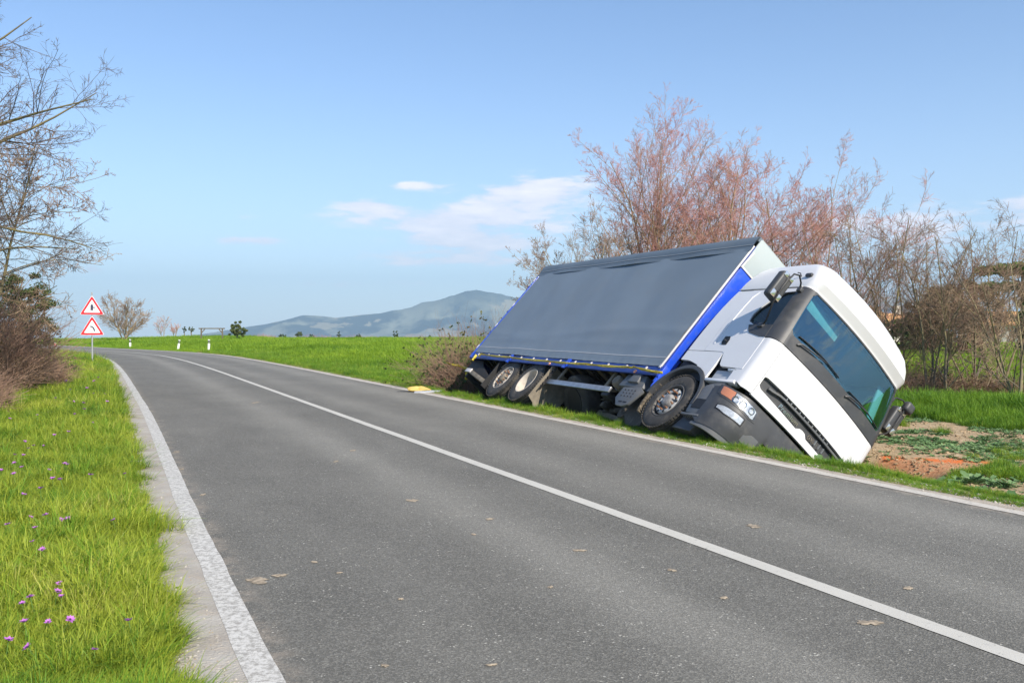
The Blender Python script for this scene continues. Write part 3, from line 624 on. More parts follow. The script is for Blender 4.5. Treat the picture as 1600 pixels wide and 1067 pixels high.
# side: door with window opening, lower quarter above the wheel arch
def side_panel(b, sg, xs, lo, hi, off=0., thick=.03, nz=6):
    ss = [side_s(x, 1.5, sg) for x in xs]
    def mk(f): return lambda s: f(xs[int(np.argmin([abs(v - s) for v in ss]))])
    return skin(b, ss, mk(lo), mk(hi), off, thick, nz)
WIN_LO = lambda x: float(np.interp(x, [.50, .53, .70, 1.12], [2.20, 2.08, 2.005, 1.985]))
WIN_HI = lambda x: float(np.interp(x, [.50, .53, .74, .80, 1.12], [2.22, 2.33, 2.64, 2.685, 2.70]))
for sg in (-1, 1):
    xs = sorted(set(lsp(-.02, 1.135, 24) + [.499, .50, .53, .74, .80, 1.12]), reverse=True)
    dlo = lambda x: float(np.interp(x, [-.02, .47, .52, .60, 1.135], [1.475, 1.465, 1.36, 1.20, 1.175]))
    d = MB()
    side_panel(d, sg, xs, dlo, lambda x: WIN_LO(x) if x >= .5 else 2.2, .004, .035, 6)
    side_panel(d, sg, xs, lambda x: WIN_HI(x) if x >= .5 else 2.2, lambda x: 2.775, .004, .035, 3)
    door = part(d, 'door', 'white_paint', smooth=True)
    if True:
        g = MB(); wx = sorted(set(lsp(.502, 1.12, 14) + [.53, .74, .80]), reverse=True); side_panel(g, sg, wx, WIN_LO, WIN_HI, -.016, .005, 4); part(g, 'side_window', 'side_glass', door, smooth=True)
        def rim_pts(x, f): return surf(side_s(x, f(x), sg), f(x), -.008)
        g = MB(); loop = [rim_pts(x, WIN_LO) for x in wx] + [rim_pts(x, WIN_HI) for x in reversed(wx)]; loop.append(loop[0]); g.tube(loop, .015, 6); part(g, 'window_seal', 'black', door, smooth=True)
    # dark mirror foot under the front of the window
    mf = MB(); side_panel(mf, sg, sorted([.60, .66, .72, .80, .90, 1.0, 1.135], reverse=True), lambda x: float(np.interp(x, [.6, .70, 1.0, 1.135], [1.985, 1.85, 1.775, 1.77])), lambda x: 2.0, .012, .03, 2); part(mf, 'mirror_foot', 'dark_plastic', door, smooth=True)
    h = MB(); side_panel(h, sg, sorted([.25, .29, .36, .40], reverse=True), lambda x: float(np.interp(x, [.25, .29, .4], [1.66, 1.60, 1.60])), lambda x: float(np.interp(x, [.25, .36, .40], [1.76, 1.76, 1.70])), .010, .02, 2)
    hn = part(h, 'door_handle', 'black', door, smooth=True); h = MB(); h.beam(surf(side_s(.30, 1.7, sg), 1.69, .022), surf(side_s(.36, 1.7, sg), 1.66, .022), .035, .02); part(h, 'handle_grip', 'dark_plastic', hn, bevel=.004)
    # raised swage lines running down the back of the door
    sw = MB(); sw.tube([surf(side_s(.10, z, sg) , z, .004) for z in (1.62, 1.9, 2.3, 2.6)] + [surf(side_s(.16, 2.72, sg), 2.72, .004)], .012, 6); part(sw, 'door_crease', 'white_paint', door, smooth=True)
    # rear cab side
    rs = MB(); side_panel(rs, sg, lsp(-.03, -.44, 8), lambda x: 1.475, lambda x: 2.775, 0, .03, 7)
    side_panel(rs, sg, lsp(.47, -.44, 14), lambda x: float(np.interp(x, [-.44, -.2, .05, .30, .47], [1.28, 1.27, 1.20, 1.02, .93])), lambda x: 1.462, 0, .03, 4); part(rs, 'cab_side_panel', 'white_paint', smooth=True, angle=35)
    # step well under the door
    st = MB(); st.box((.84, sg * 1.12, 1.05), (.60, .10, .22)); part(st, 'step_well', 'board_grey', bevel=.01)
    st = MB(); st.box((.86, sg * 1.195, .935), (.66, .10, .045)); part(st, 'door_sill', 'white_paint', bevel=.008)
    st = MB(); st.box((.94, sg * 1.19, 1.155), (.20, .06, .028)); part(st, 'side_lamp', 'lens_inner', bevel=.006)
# roof fairing (closed shell), gutter, roof lamps
rf = MB(); ss = lsp(-3, -2, 9) + lsp(-1.9, -1.0, 9) + lsp(-.9, .9, 19) + lsp(1.0, 1.9, 9) + lsp(2, 3, 9)
zs = [2.805, 2.82, 2.845, 2.87, 2.95, 3.03, 3.10, 3.18, 3.25, 3.31, 3.37, 3.41, 3.45, 3.48, 3.50]
V = []
for z in zs:
    for s in ss: V.append(surf0(s, z) + Vector((0, 0, 0)))
n = len(ss); F = [(i * n + k, i * n + k + 1, (i + 1) * n + k + 1, (i + 1) * n + k) for i in range(len(zs) - 1) for k in range(n - 1)]
F += [(i * n, (i + 1) * n, (i + 1) * n + n - 1, i * n + n - 1) for i in range(len(zs) - 1)]
top = len(V)
for f_t, dz in ((.8, .02), (.4, .035)):
    for s in ss:
        p = surf0(s, 3.5); V.append(Vector((.1 + (p.x - .1) * f_t, p.y * f_t, 3.5 + dz)))
b0 = (len(zs) - 1) * n
for k in range(n - 1): F += [(b0 + k, b0 + k + 1, top + k + 1, top + k), (top + k, top + k + 1, top + n + k + 1, top + n + k)]
F += [(b0 + n - 1, b0, top, top + n - 1), (top + n - 1, top, top + n, top + 2 * n - 1), tuple(range(top + n, top + 2 * n))]
rf.add(V, F); roof = part(rf, 'roof_fairing', 'roof_white', smooth=True, angle=32)
for sg in (-1, 1):
    g = MB(); g.tube([surf(side_s(x, 2.80, sg), 2.80, .006) for x in lsp(-.40, 1.02, 12)], .012, 6); part(g, 'roof_gutter', 'white_trim', smooth=True)
g = MB(); g.box(surf(side_s(.98, 3.03), 3.03, .02), (.13, .04, .055)); part(g, 'roof_lamp', 'dark_plastic', roof, bevel=.012)
g = MB(); g.tube([surf(side_s(.80, 3.03), 3.03, .0), surf(side_s(.80, 3.05), 3.05, .05), surf(side_s(.74, 3.06), 3.06, .055)], .008, 6); part(g, 'roof_hook', 'black', roof, smooth=True)

# inner structure and interior
b = MB(); skin(b, lsp(-3, -2, 6) + lsp(-1.9, 1.9, 26) + lsp(2, 3, 6), K(.95), K(1.93), -.07, .01, 3); part(b, 'inner_shell', 'black', smooth=True)
b = MB(); b.box((-.43, 0, 1.95), (.03, 2.2, 1.75)); part(b, 'cab_rear_wall', 'interior_light')
b = MB(); b.box((.45, 0, 1.20), (1.75, 2.3, .04)); part(b, 'cab_floor', 'interior')
b = MB(); skin(b, lsp(-1.5, 1.5, 20), K(1.70), K(2.0), -.09, .28, 2); part(b, 'dashboard', 'interior', smooth=True)
b = MB(); b.box((.4, 0, 2.80), (1.5, 2.1, .03)); part(b, 'headliner', 'interior_light')
for sy in (-1, 1):
    b = MB(); b.box((.15, sy * .62, 1.55), (.5, .52, .18)); b.box((-.12, sy * .62, 1.95), (.16, .5, .75)); b.box((-.14, sy * .62, 2.42), (.12, .3, .2)); part(b, 'seat', 'seat_cloth', bevel=.05, seg=3)
b = MB(); c_ = Vector((.80, .62, 1.98)); b.tube([c_ + Vector((.09 * math.cos(a), .23 * math.sin(a), .21 * math.cos(a))) for a in np.linspace(0, 2 * math.pi, 25)], .016, 8)
b.tube([c_, c_ + Vector((.25, 0, -.25))], .03, 8); b.beam(c_ + Vector((0, -.22, 0)), c_ + Vector((0, .22, 0)), .04, .02); part(b, 'steering_wheel', 'black', smooth=True)
def vis(y0, y1):
    b = MB(); V = []
    b.prism([(y0 + .04, 2.555), (y1, 2.555), (y1, 2.70), (y1 - .08, 2.745), (y0 + .30, 2.76), (y0 + .06, 2.765), (y0, 2.72), (y0, 2.62)], 1.10, 1.122, 'x'); return b
part(vis(-.99, -.25), 'sun_visor', 'visor_cloth', bevel=.008)
# pale trim on the far pillar, seen through the glass
b = MB(); b.beam((1.16, 1.01, 2.02), (1.03, .96, 2.72), .14, .05, (1, 0, 0)); part(b, 'pillar_trim', 'visor_cloth', bevel=.015)

# bumper: its own, rounder surface
def bsurf(s, z, off=0.0):
    t = (z - .18) / .68; xf = 1.40 + .05 * math.sin(min(max(t, 0), 1) * math.pi) - .10 * max(0, .25 - t); w = 1.25 - .05 * max(0, .3 - t); rc = .40; a = w - rc; sg = 1 if s >= 0 else -1; q = abs(s)
    if q <= 1: p = Vector((xf + .05 * (1 - q * q), sg * q * a, z)); nn_ = Vector((1, 0, 0))
    elif q <= 2:
        th = (q - 1) * math.pi / 2; p = Vector((xf - rc + rc * math.cos(th), sg * (a + rc * math.sin(th)), z)); nn_ = Vector((math.cos(th), sg * math.sin(th), 0))
    else: p = Vector((xf - rc - (q - 2) * .5, sg * w, z)); nn_ = Vector((0, sg, 0))
    return p + nn_ * off
B = MB()
arch = lambda s: float(np.interp(abs(s), [0, 1.6, 2.0, 2.3], [.56, .56, .60, .70]))
skin(B, lsp(-2.25, 2.25, 60), lambda s: .50 if abs(s) < .62 else (.20 + .0 * s if abs(s) < 2.0 else .20 + .3 * (abs(s) - 2.0)), lambda s: .855 - .03 * max(0, abs(s) - 1.2), 0, .05, 8, S=bsurf)
bumper = part(B, 'bumper', 'dark_plastic', smooth=True, angle=40)
b = MB(); skin(b, lsp(-.64, .64, 12), K(.24), K(.50), -.05, .02, 2, S=bsurf); part(b, 'bumper_intake', 'black', bumper, smooth=True)
b = MB(); skin(b, lsp(-2.2, 2.2, 50), lambda s: .13 + .05 * max(0, abs(s) - 1.4), lambda s: .205, -.01, .04, 1, S=bsurf); part(b, 'bumper_spoiler', 'grey_plastic', bumper, smooth=True)
b = MB(); skin(b, lsp(-.86, .86, 16), K(.862), K(.93), -.10, .02, 1, S=bsurf); part(b, 'radiator_mesh', 'black', bumper, smooth=True)
for k in range(16):
    s = -.30 + k * .06; b = MB(); skin(b, [s, s + .022], K(.862), K(.90), -.085, .02, 1, S=bsurf); part(b, 'vent_rib', 'grey_plastic', bumper)
b = MB(); b.box((1.30, 0, .905), (.04, 2.1, .05)); part(b, 'front_beam', 'chassis_black', bevel=.005)
for sg in (-1, 1):
    # headlamp: bezel, bright inner bowls, amber indicator, clear lens
    lo = lambda s: float(np.interp(abs(s), [.95, 1.0, 1.85, 1.92], [.635, .615, .690, .73])); hi = lambda s: float(np.interp(abs(s), [.95, 1.05, 1.85, 1.92], [.76, .785, .84, .835]))
    hs = [sg * v for v in lsp(.95, 1.92, 18)]
    b = MB(); skin(b, [sg * v for v in lsp(.90, 1.99, 18)], lambda s: lo(s) - .022, lambda s: hi(s) + .020, .006, .03, 2, S=bsurf); hl = part(b, 'headlight', 'dark_plastic', bumper, smooth=True)
    b = MB(); skin(b, [sg * v for v in lsp(.97, 1.52, 12)], lambda s: lo(s) + .008, lambda s: hi(s) - .008, .010, .008, 3, S=bsurf)
    b.cur = 1; skin(b, [sg * v for v in lsp(1.54, 1.88, 8)], lambda s: lo(s) + .01, lambda s: hi(s) - .008, .010, .008, 3, S=bsurf)
    b.cur = 2
    for s in (1.08, 1.30, 1.48):
        c = bsurf(sg * s, .715, .0); nrm = (bsurf(sg * s, .715, .1) - c).normalized(); u_ = Vector((0, 0, 1)); v_ = nrm.cross(u_)
        ring = [c + nrm * .017 + (u_ * math.cos(a) + v_ * math.sin(a)) * .045 for a in np.linspace(0, 2 * math.pi, 17)]; b.tube(ring, .007, 5)
    b.cur = 3; skin(b, hs, lambda s: lo(s) + .004, lambda s: hi(s) - .004, .026, .004, 3, S=bsurf)
    o = b.build('headlight_lens', ['lens_inner', 'orange_lens', 'chrome', 'lens_glass'], bumper, smooth=True)
    b = MB(); fl = lambda s: .455 + .03 * sstep(1.5, 1.75, abs(s)); fh = lambda s: .535 + .01 * abs(s) - .02 * sstep(1.6, 1.75, abs(s))
    skin(b, [sg * v for v in lsp(1.08, 1.80, 12)], lambda s: fl(s) - .02, lambda s: fh(s) + .02, .003, .02, 2, S=bsurf); b.cur = 1
    skin(b, [sg * v for v in lsp(1.12, 1.76, 12)], fl, fh, .010, .012, 2, S=bsurf); b.cur = 2; skin(b, [sg * v for v in lsp(1.12, 1.76, 12)], fl, fh, .022, .004, 2, S=bsurf)
    b.build('fog_light', ['black', 'lens_inner', 'lens_glass'], bumper, smooth=True)
    b = MB(); skin(b, [sg * v for v in lsp(.66, .94, 8)], lambda s: .30 + .0 * s, lambda s: .47 - .08 * sstep(.8, .94, abs(s)), .006, .02, 2, S=bsurf); part(b, 'tow_cover', 'grey_plastic', bumper, smooth=True)
    # step box behind the bumper corner and its tread plate
    b = MB(); b.prism([(.62, .34), (.98, .30), (1.02, .62), (.80, .86), (.66, .84), (.56, .62)], sg * .98, sg * 1.235); sb = part(b, 'step_box', 'grey_plastic', bevel=.015)
    b = MB(); b.box((.80, sg * 1.238, .50), (.24, .012, .16)); part(b, 'step_opening', 'black', sb)
    b = MB(); b.box((.78, sg * 1.19, .30), (.40, .12, .03)); tp = part(b, 'step_plate', 'grey_plastic', sb, bevel=.004)
    b = MB()
    for i in range(7):
        for j in range(3): b.lathe([(.012, 0), (.010, -.008), (.004, -.010)], 6, 'z', (.62 + i * .05, sg * (1.155 + j * .035), .284))
    part(b, 'tread_studs', 'dark_plastic', sb)['kind'] = 'stuff'
    b = MB(); b.prism([(.45, .10), (.90, .08), (.98, .30), (.55, .32)], sg * .85, sg * 1.16); part(b, 'air_deflector', 'dark_plastic', bevel=.01)
    # wheel arch: thick black lip and liner round the front wheel
    def arc(r, a0, a1, n_=18): return [(r * math.cos(a), .5 + r * math.sin(a)) for a in np.linspace(R_(a0), R_(a1), n_)]
    b = MB(); b.prism(arc(.67, -2, 172) + arc(.60, 172, -2), sg * .98, sg * 1.245); part(b, 'wheel_arch', 'dark_plastic', bevel=.008)
    b = MB(); b.prism(arc(.62, -15, 180) + arc(.60, 180, -15), sg * .60, sg * .98); part(b, 'arch_liner', 'black')
    b = MB(); b.prism([(.60, .52), (.70, .86), (.98, .93), (1.05, .93), (1.0, .80), (.86, .52)], sg * 1.05, sg * 1.23); part(b, 'arch_filler', 'grey_plastic', bevel=.012)
    # muddy quarter guard behind the wheel
    b = MB(); b.prism(arc(.635, 150, 206, 10) + arc(.60, 206, 150, 10), sg * .86, sg * 1.22); part(b, 'mudguard', 'caked_mud', bevel=.006)

# mirrors (right: one tall body on a tubular hoop; left: tall body and a small wide-angle one)
for sg in (-1, 1):
    b = MB(); b.box((1.02, sg * 1.47, 2.50), (.15, .23, .46)); mr_ = part(b, 'mirror', 'dark_plastic', bevel=.045, seg=4)
    b = MB(); b.box((.950, sg * 1.47, 2.50), (.012, .17, .38)); part(b, 'mirror_glass', 'mirror_glass', mr_, bevel=.004)
    for dz in (-.165, .185):
        for dy in (-.052, .052):
            b = MB(); b.box((1.098, sg * 1.47 + dy, 2.50 + dz), (.012, .082, .10 if dz < 0 else .07)); part(b, 'mirror_inset', 'mirror_glass', mr_, bevel=.004)
    b = MB(); b.tube([(1.098, sg * 1.47, 2.40), (1.118, sg * 1.47, 2.46), (1.118, sg * 1.47, 2.60), (1.098, sg * 1.47, 2.66)], .018, 8); part(b, 'mirror_clip', 'dark_plastic', mr_, smooth=True)
    b = MB(); b.tube([(1.06, sg * 1.19, 2.70), (1.08, sg * 1.25, 2.78), (1.11, sg * 1.36, 2.82), (1.125, sg * 1.45, 2.76), (1.125, sg * 1.47, 2.60), (1.125, sg * 1.47, 2.40), (1.10, sg * 1.44, 2.24), (.98, sg * 1.28, 2.02), (.88, sg * 1.225, 1.97)], .013, 8); part(b, 'mirror_arm', 'black', smooth=True)
    b = MB(); b.box((.87, sg * 1.235, 1.975), (.12, .05, .07)); part(b, 'mirror_bracket', 'dark_plastic', bevel=.015)
    b = MB(); b.box((1.07, sg * 1.19, 2.70), (.09, .06, .07)); part(b, 'mirror_bracket', 'dark_plastic', bevel=.015)
b = MB(); b.box((1.12, 1.50, 2.79), (.13, .18, .17)); m2 = part(b, 'wide_mirror', 'dark_plastic', bevel=.05, seg=4)

# ---- wheels
def tyre_prof(c, w=.155):
    h = w; return [(.288, c - h + .02), (.31, c - h + .004), (.36, c - h - .002), (.43, c - h + .002), (.47, c - h + .016), (.492, c - h + .035), (.499, c - h + .055), (.50, c - .095), (.488, c - .090), (.488, c - .078), (.50, c - .073), (.50, c - .03), (.488, c - .025), (.488, c - .013), (.50, c - .008),
             (.50, c + .03), (.488, c + .035), (.488, c + .047), (.50, c + .052), (.499, c + h - .055), (.492, c + h - .035), (.47, c + h - .016), (.43, c + h), (.31, c + h), (.288, c + h - .02)]
def wheel(x, sg, kind, rz=0):
    w = empty('wheel'); w.parent = truck; w.location = (x, sg * 1.065, .5); w.rotation_euler = (0, rng.random() * 6, 0) if sg < 0 else (0, 0, 0)
    if rz: w.rotation_euler = (0, 0, R_(rz))
    o = -1 if sg < 0 else 1               # outward sign
    def P(p): return [(r, h * -o) for r, h in p]          # profiles are written with outward = negative
    b = MB(); b.lathe(tyre_prof(0), 56, closed=True)
    # shoulder lugs cut the tread edge
    for k in range(56):
        a = 2 * math.pi * k / 56
        for e_ in (-1, 1):
            c = Vector((.4965 * math.cos(a), e_ * .122, .4965 * math.sin(a))); b.box(c, (.016, .045, .032), Matrix.Rotation(-a, 3, 'Y'))
    t = b.build('tyre', 'tyre', w, smooth=True, angle=30)
    if kind == 'dual':
        b = MB(); b.lathe(tyre_prof(-o * .34), 48, closed=True); b.build('inner_tyre', 'tyre', w, smooth=True, angle=30)
    b = MB()
    if kind != 'dual':
        b.lathe(P([(.292, -.140), (.300, -.150), (.292, -.156), (.278, -.150), (.268, -.10), (.258, -.03), (.250, -.02), (.244, -.05), (.240, -.105), (.228, -.130), (.205, -.142), (.180, -.142), (.165, -.130), (.155, -.10), (.12, -.095)]), 48)
        b.build('rim', 'shaded_rim' if kind == 'front' else 'dusty_rim', w, smooth=True, angle=50)
        b = MB(); b.lathe(P([(.236, -.112), (.2285, -.133), (.205, -.1445), (.180, -.1445), (.163, -.132)]), 48); b.build('rim_face', 'rim' if kind == 'front' else 'dusty_rim', w, smooth=True, angle=60)
        b = MB()
        for k in range(10):
            a = 2 * math.pi * (k + .5) / 10; b.lathe(P([(.0, -.006), (.021, -.004), (.024, .004)]), 10, 'y', (.208 * math.cos(a), o * .1445, .208 * math.sin(a)))
        b.build('dark_hole_discs', 'black', w)['kind'] = 'stuff'  # black discs on the rim face paint the dark of its holes
        b = MB(); b.lathe(P([(.155, -.095), (.13, -.10), (.115, -.125), (.105, -.165), (.085, -.185), (.05, -.19), (0, -.19)]), 32)
        b.build('hub', 'hub_metal' if kind == 'front' else 'mud', w, smooth=True, angle=40)
        for k in range(10):
            a = 2 * math.pi * k / 10; b = MB(); b.lathe([(0, 0), (.017, 0), (.017, o * .022), (.011, o * .028), (.011, o * .05), (0, o * .05)], 6, 'y', (.172 * math.cos(a), o * .138, .172 * math.sin(a))); b.build('wheel_nut', 'rust', w)
    else:
        b.lathe(P([(.292, -.140), (.300, -.150), (.292, -.156), (.280, -.150), (.270, -.11), (.262, -.02), (.255, .04), (.235, .065), (.19, .075), (.14, .07), (.12, .06), (.115, -.01), (.10, -.03), (.05, -.035), (0, -.035)]), 48)
        b.build('rim', 'dusty_rim', w, smooth=True, angle=50)
        b = MB()
        for k in range(10):
            a = 2 * math.pi * k / 10; b.lathe([(0, 0), (.016, 0), (.016, o * .03), (0, o * .03)], 6, 'y', (.165 * math.cos(a), -o * .07, .165 * math.sin(a)))
        b.build('wheel_nuts', 'rust', w)['kind'] = 'stuff'
    return w
for sg in (-1, 1):
    wheel(0, sg, 'front'); wheel(-5.07, sg, 'dual'); wheel(-6.27, sg, 'tag')

# ---- chassis
for sg in (-1, 1):
    b = MB(); b.beam((1.15, sg * .42, .90), (-8.75, sg * .42, .90), .08, .26); part(b, 'chassis_rail', 'chassis_black', bevel=.008)
for x in (-1.0, -2.0, -3.0, -4.2, -5.6, -7.0, -8.2):
    b = MB(); b.box((x, 0, .90), (.08, .80, .18)); part(b, 'chassis_crossmember', 'chassis_black')
for x in np.arange(-1.2, -8.9, -.42):
    b = MB(); b.box((x, 0, 1.06), (.06, 2.46, .07)); part(b, 'floor_bearer', 'chassis_black')
for x, t_ in ((0, 0), (-5.07, 1), (-6.27, 0)):
    b = MB(); b.tube([(x, -.95, .5), (x, -.4, .5), (x, -.22, .5), (x, .22, .5), (x, .4, .5), (x, .95, .5)], [.07, .08, .18 if t_ else .08, .18 if t_ else .08, .08, .07], 12); part(b, 'axle', 'shaded_grime', smooth=True)
    for sg in (-1, 1):
        b = MB(); b.tube([(x - .55, sg * .52, .80), (x - .25, sg * .52, .62), (x, sg * .52, .58), (x + .25, sg * .52, .62), (x + .55, sg * .52, .80)], .04, 6); part(b, 'leaf_spring', 'chassis_black', smooth=True)
        b = MB(); b.lathe([(.0, .72), (.12, .72), (.14, .70), (.15, .62), (.12, .60), (.0, .60)], 16, 'y', (x + .2, sg * .2 - .66 * 1, .62)); part(b, 'brake_chamber', 'shaded_grime', smooth=True)
b = MB(); b.tube([(-.5, 0, .7), (-4.9, 0, .55)], .055, 12); part(b, 'drive_shaft', 'shaded_grime', smooth=True)
b = MB(); b.box((-.1, 0, .75), (1.5, .62, .62)); b.tube([(-.9, 0, .68), (-1.5, 0, .68)], [.28, .16], 14); part(b, 'engine', 'chassis_black', bevel=.03)
b = MB(); b.tube([(-2.6, .72, .66), (-1.3, .72, .66)], .30, 20); part(b, 'fuel_tank', 'shaded_grime', smooth=True)
b = MB(); b.tube([(-1.0, -.62, .62), (-1.9, -.62, .60)], .13, 14); b.tube([(-1.9, -.62, .60), (-2.9, -.50, .55)], .05, 8); part(b, 'exhaust_pipe', 'shaded_grime', smooth=True)
# air tank with strap, battery cover and plate
b = MB(); b.lathe([(0, -.26), (.09, -.245), (.115, -.20), (.115, .20), (.09, .245), (0, .26)], 20, 'y', (-1.92, -.93, .80)); at_ = part(b, 'air_tank', 'mud', smooth=True)
b = MB(); b.lathe([(.119, -.02), (.124, -.02), (.124, .02), (.119, .02)], 20, 'y', (-1.92, -1.03, .80)); b.tube([(-1.80, -1.03, .90), (-1.68, -1.03, 1.0), (-1.60, -1.0, .98)], .012, 6); part(b, 'tank_strap', 'aluminium', at_, smooth=True)
b = MB(); b.prism([(-1.68, .67), (-1.62, .92), (-1.02, .92), (-.92, .67)], -1.20, -.62); bat = part(b, 'battery_box', 'grey_plastic', bevel=.025)
b = MB(); b.prism([(-1.42, .74), (-1.34, .96), (-1.14, .96), (-1.10, .74)], -1.245, -1.19); part(b, 'battery_cover', 'grey_plastic', bat, bevel=.015)
b = MB(); b.prism([(-1.30, .28), (-1.46, .42), (-1.44, .64), (-.96, .68), (-.80, .60), (-.96, .32), (-1.10, .27)], -1.21, -1.17); spl = part(b, 'battery_step', 'grey_plastic', bevel=.008)
for i in range(4):
    for j in range(3): b = MB(); b.lathe([(.013, 0), (.013, -.006), (.006, -.008)], 8, 'y', (-1.32 + i * .10, -1.211, .47 + j * .06)); part(b, 'tread_stud', 'chassis_black', spl)
for i in range(2): b = MB(); b.box((-1.22 + i * .14, -1.212, .355), (.10, .008, .02)); part(b, 'step_slot', 'black', spl)
b = MB(); b.lathe([(0, -.22), (.11, -.20), (.13, -.15), (.13, .15), (.11, .20), (0, .22)], 18, 'y', (-1.35, -.80, .30)); part(b, 'silencer', 'shaded_grime', smooth=True)
b = MB(); b.prism([(-1.5, .45), (-1.0, .05), (-.62, .10), (-.66, .40), (-1.2, .66)], -1.0, -.70); part(b, 'splash_shield', 'shaded_grime', bevel=.02)
# side guard: aluminium plank on two folded arms
b = MB(); b.box((-3.13, -1.165, .58), (2.52, .035, .105)); gd = part(b, 'side_guard', 'aluminium', bevel=.004)
for x in (-4.03, -2.19):
    b = MB(); b.beam((x, -1.10, .60), (x, -.86, .80), .06, .035, (1, 0, 0)); b.beam((x, -1.12, .56), (x, -1.12, 1.03), .035, .075, (1, 0, 0)); part(b, 'guard_arm', 'mud', bevel=.005)
b = MB(); b.tube([(-4.30, -1.20, 1.0), (-4.32, -1.20, .35)], .014, 6); b.tube([(-4.24, -1.20, 1.0), (-4.26, -1.20, .45)], .010, 6)
for z in (.5, .65, .82): b.box((-4.29, -1.20, z), (.06, .04, .035))
part(b, 'guard_rod', 'chassis_black')
# mud flaps
b = MB(); b.prism([(-1.245, .92), (-1.25, .14), (-1.10, .10), (-1.0, .02), (-.90, .11), (-.86, .30), (-.60, .36), (-.58, .92)], -4.40, -4.38, 'x'); part(b, 'mud_flap', 'mud')
b = MB(); b.prism([(-1.24, .95), (-1.24, .20), (-.62, .20), (-.62, .95)], -7.02, -7.0, 'x'); part(b, 'mud_flap', 'black')
b = MB(); b.prism([(1.24, .92), (1.24, .20), (.62, .20), (.62, .92)], -4.40, -4.38, 'x'); part(b, 'mud_flap', 'mud')
for sg in (-1, 1):
    for x in (-5.07, -6.27):
        b = MB(); b.prism([(x + .62 * math.cos(a), .5 + .60 * math.sin(a)) for a in np.linspace(R_(25), R_(155), 12)] + [(x + .60 * math.cos(a), .5 + .58 * math.sin(a)) for a in np.linspace(R_(155), R_(25), 12)], sg * .60, sg * 1.20); part(b, 'rear_mudguard', 'mud' if x < -6 else 'chassis_black', bevel=.004)
# spare wheel carrier mass and valves under the bed
b = MB(); b.tube([(-3.6, -.75, .48), (-3.6, -.55, .70)], .50, 32); sp = part(b, 'spare_tyre', 'tyre', bevel=.05, seg=3)
b = MB(); b.tube([(-3.6, -.757, .472), (-3.6, -.752, .478)], .27, 24); part(b, 'spare_rim', 'black', sp)
b = MB(); b.beam((-3.3, -.45, .55), (-1.3, -.60, .30), .07, .10); part(b, 'brake_rod', 'mud', bevel=.01)
b = MB(); b.box((-2.7, -.62, .60), (.16, .14, .14)); b.box((-2.55, -.75, .52), (.10, .10, .10)); b.tube([(-2.9, -.7, .66), (-2.6, -.72, .7), (-2.4, -.6, .9)], .018, 6); part(b, 'brake_valve', 'shaded_grime', bevel=.015)
b = MB(); b.tube([(-2.95, -.95, .78), (-2.6, -.55, 1.0)], .07, 12); b.lathe([(.08, 0), (.095, .01), (.095, .03), (.08, .04)], 14, 'y', (-2.96, -.98, .77)); part(b, 'filter_housing', 'chassis_black', smooth=True)
b = MB(); b.box((-2.42, -.85, .66), (.26, .18, .12)); part(b, 'valve_box', 'dark_plastic', bevel=.02)
# rear underrun bar, lamp board and stays
b = MB(); b.box((-8.55, 0, .48), (.10, 2.30, .12)); part(b, 'underrun_bar', 'chassis_black', bevel=.008)
for sg in (-1, 1):
    b = MB(); b.prism([(-8.85, .92), (-8.82, .56), (-7.25, .42), (-7.25, .52), (-8.0, .78), (-8.25, .92)], sg * 1.12, sg * 1.16); part(b, 'rear_skirt', 'chassis_black', bevel=.006)
    b = MB(); b.beam((-8.60, sg * 1.18, .60), (-7.15, sg * 1.18, .34), .03, .10, (0, 0, 1)); part(b, 'rear_stay', 'mud', bevel=.005)
    b = MB(); b.box((-8.50, sg * 1.20, .575), (.34, .03, .10)); part(b, 'reflector_board', 'white_trim', bevel=.004)
    b = MB(); b.box((-8.83, sg * .95, .70), (.06, .40, .16)); part(b, 'tail_light', 'rust', bevel=.01)

# ---- curtain body
XB0, XB1 = -8.93, -.72
def sheet(name, x0, x1, z0, z1, y, m, bulge, nx=60, nz_=24, parent=truck, back=.004):
    xs = np.linspace(x0, x1, nx); zs_ = np.linspace(z0, z1, nz_); X, Z = np.meshgrid(xs, zs_, indexing='ij'); Y = y - bulge(X, Z)
    V = np.stack([X.ravel(), Y.ravel(), Z.ravel()], 1); V2 = V + [0, back, 0]
    i = np.arange(nx - 1)[:, None]; j = np.arange(nz_ - 1)[None]; F = np.stack([i * nz_ + j, (i + 1) * nz_ + j, (i + 1) * nz_ + j + 1, i * nz_ + j + 1], -1).reshape(-1, 4)
    o = np_mesh(name, np.vstack([V, V2]), np.vstack([F, F[:, ::-1] + len(V)]), m, smooth=True, parent=parent); return o
def cb(X, Z):
    t = (X - XB0) / (XB1 - XB0); q = np.clip((Z - 1.0) / 2.7, 0, 1)
    return .012 * np.sin(q * math.pi) + .030 * (vnoise(X, Z * .6, 1.3, 3) - .5) + .012 * (vnoise(X + Z * .5, Z * .35, .45, 4) - .5) + .010 * np.exp(-((Z - 1.72 + .12 * np.sin(X * .7)) / .10) ** 2) * (.4 + vnoise(X, X * 0, .9, 9)) + .008 * np.exp(-((Z - 1.50) / .06) ** 2) * vnoise(X, X * 0, 1.4, 12) + .002 * np.sin(X * 22 + np.sin(X * 3)) * np.exp(-((Z - 1.12) / .16) ** 2) + .006 * np.exp(-((Z - 1.22) / .03) ** 2)
curtain = sheet('side_curtain', XB0 + .09, XB1 - .03, 1.075, 3.66, -1.272, 'curtain', cb, 240, 60)
sheet('curtain_hem', XB0 + .09, XB1 - .03, 1.235, 1.262, -1.274, 'curtain_seam', cb, 240, 3, curtain)
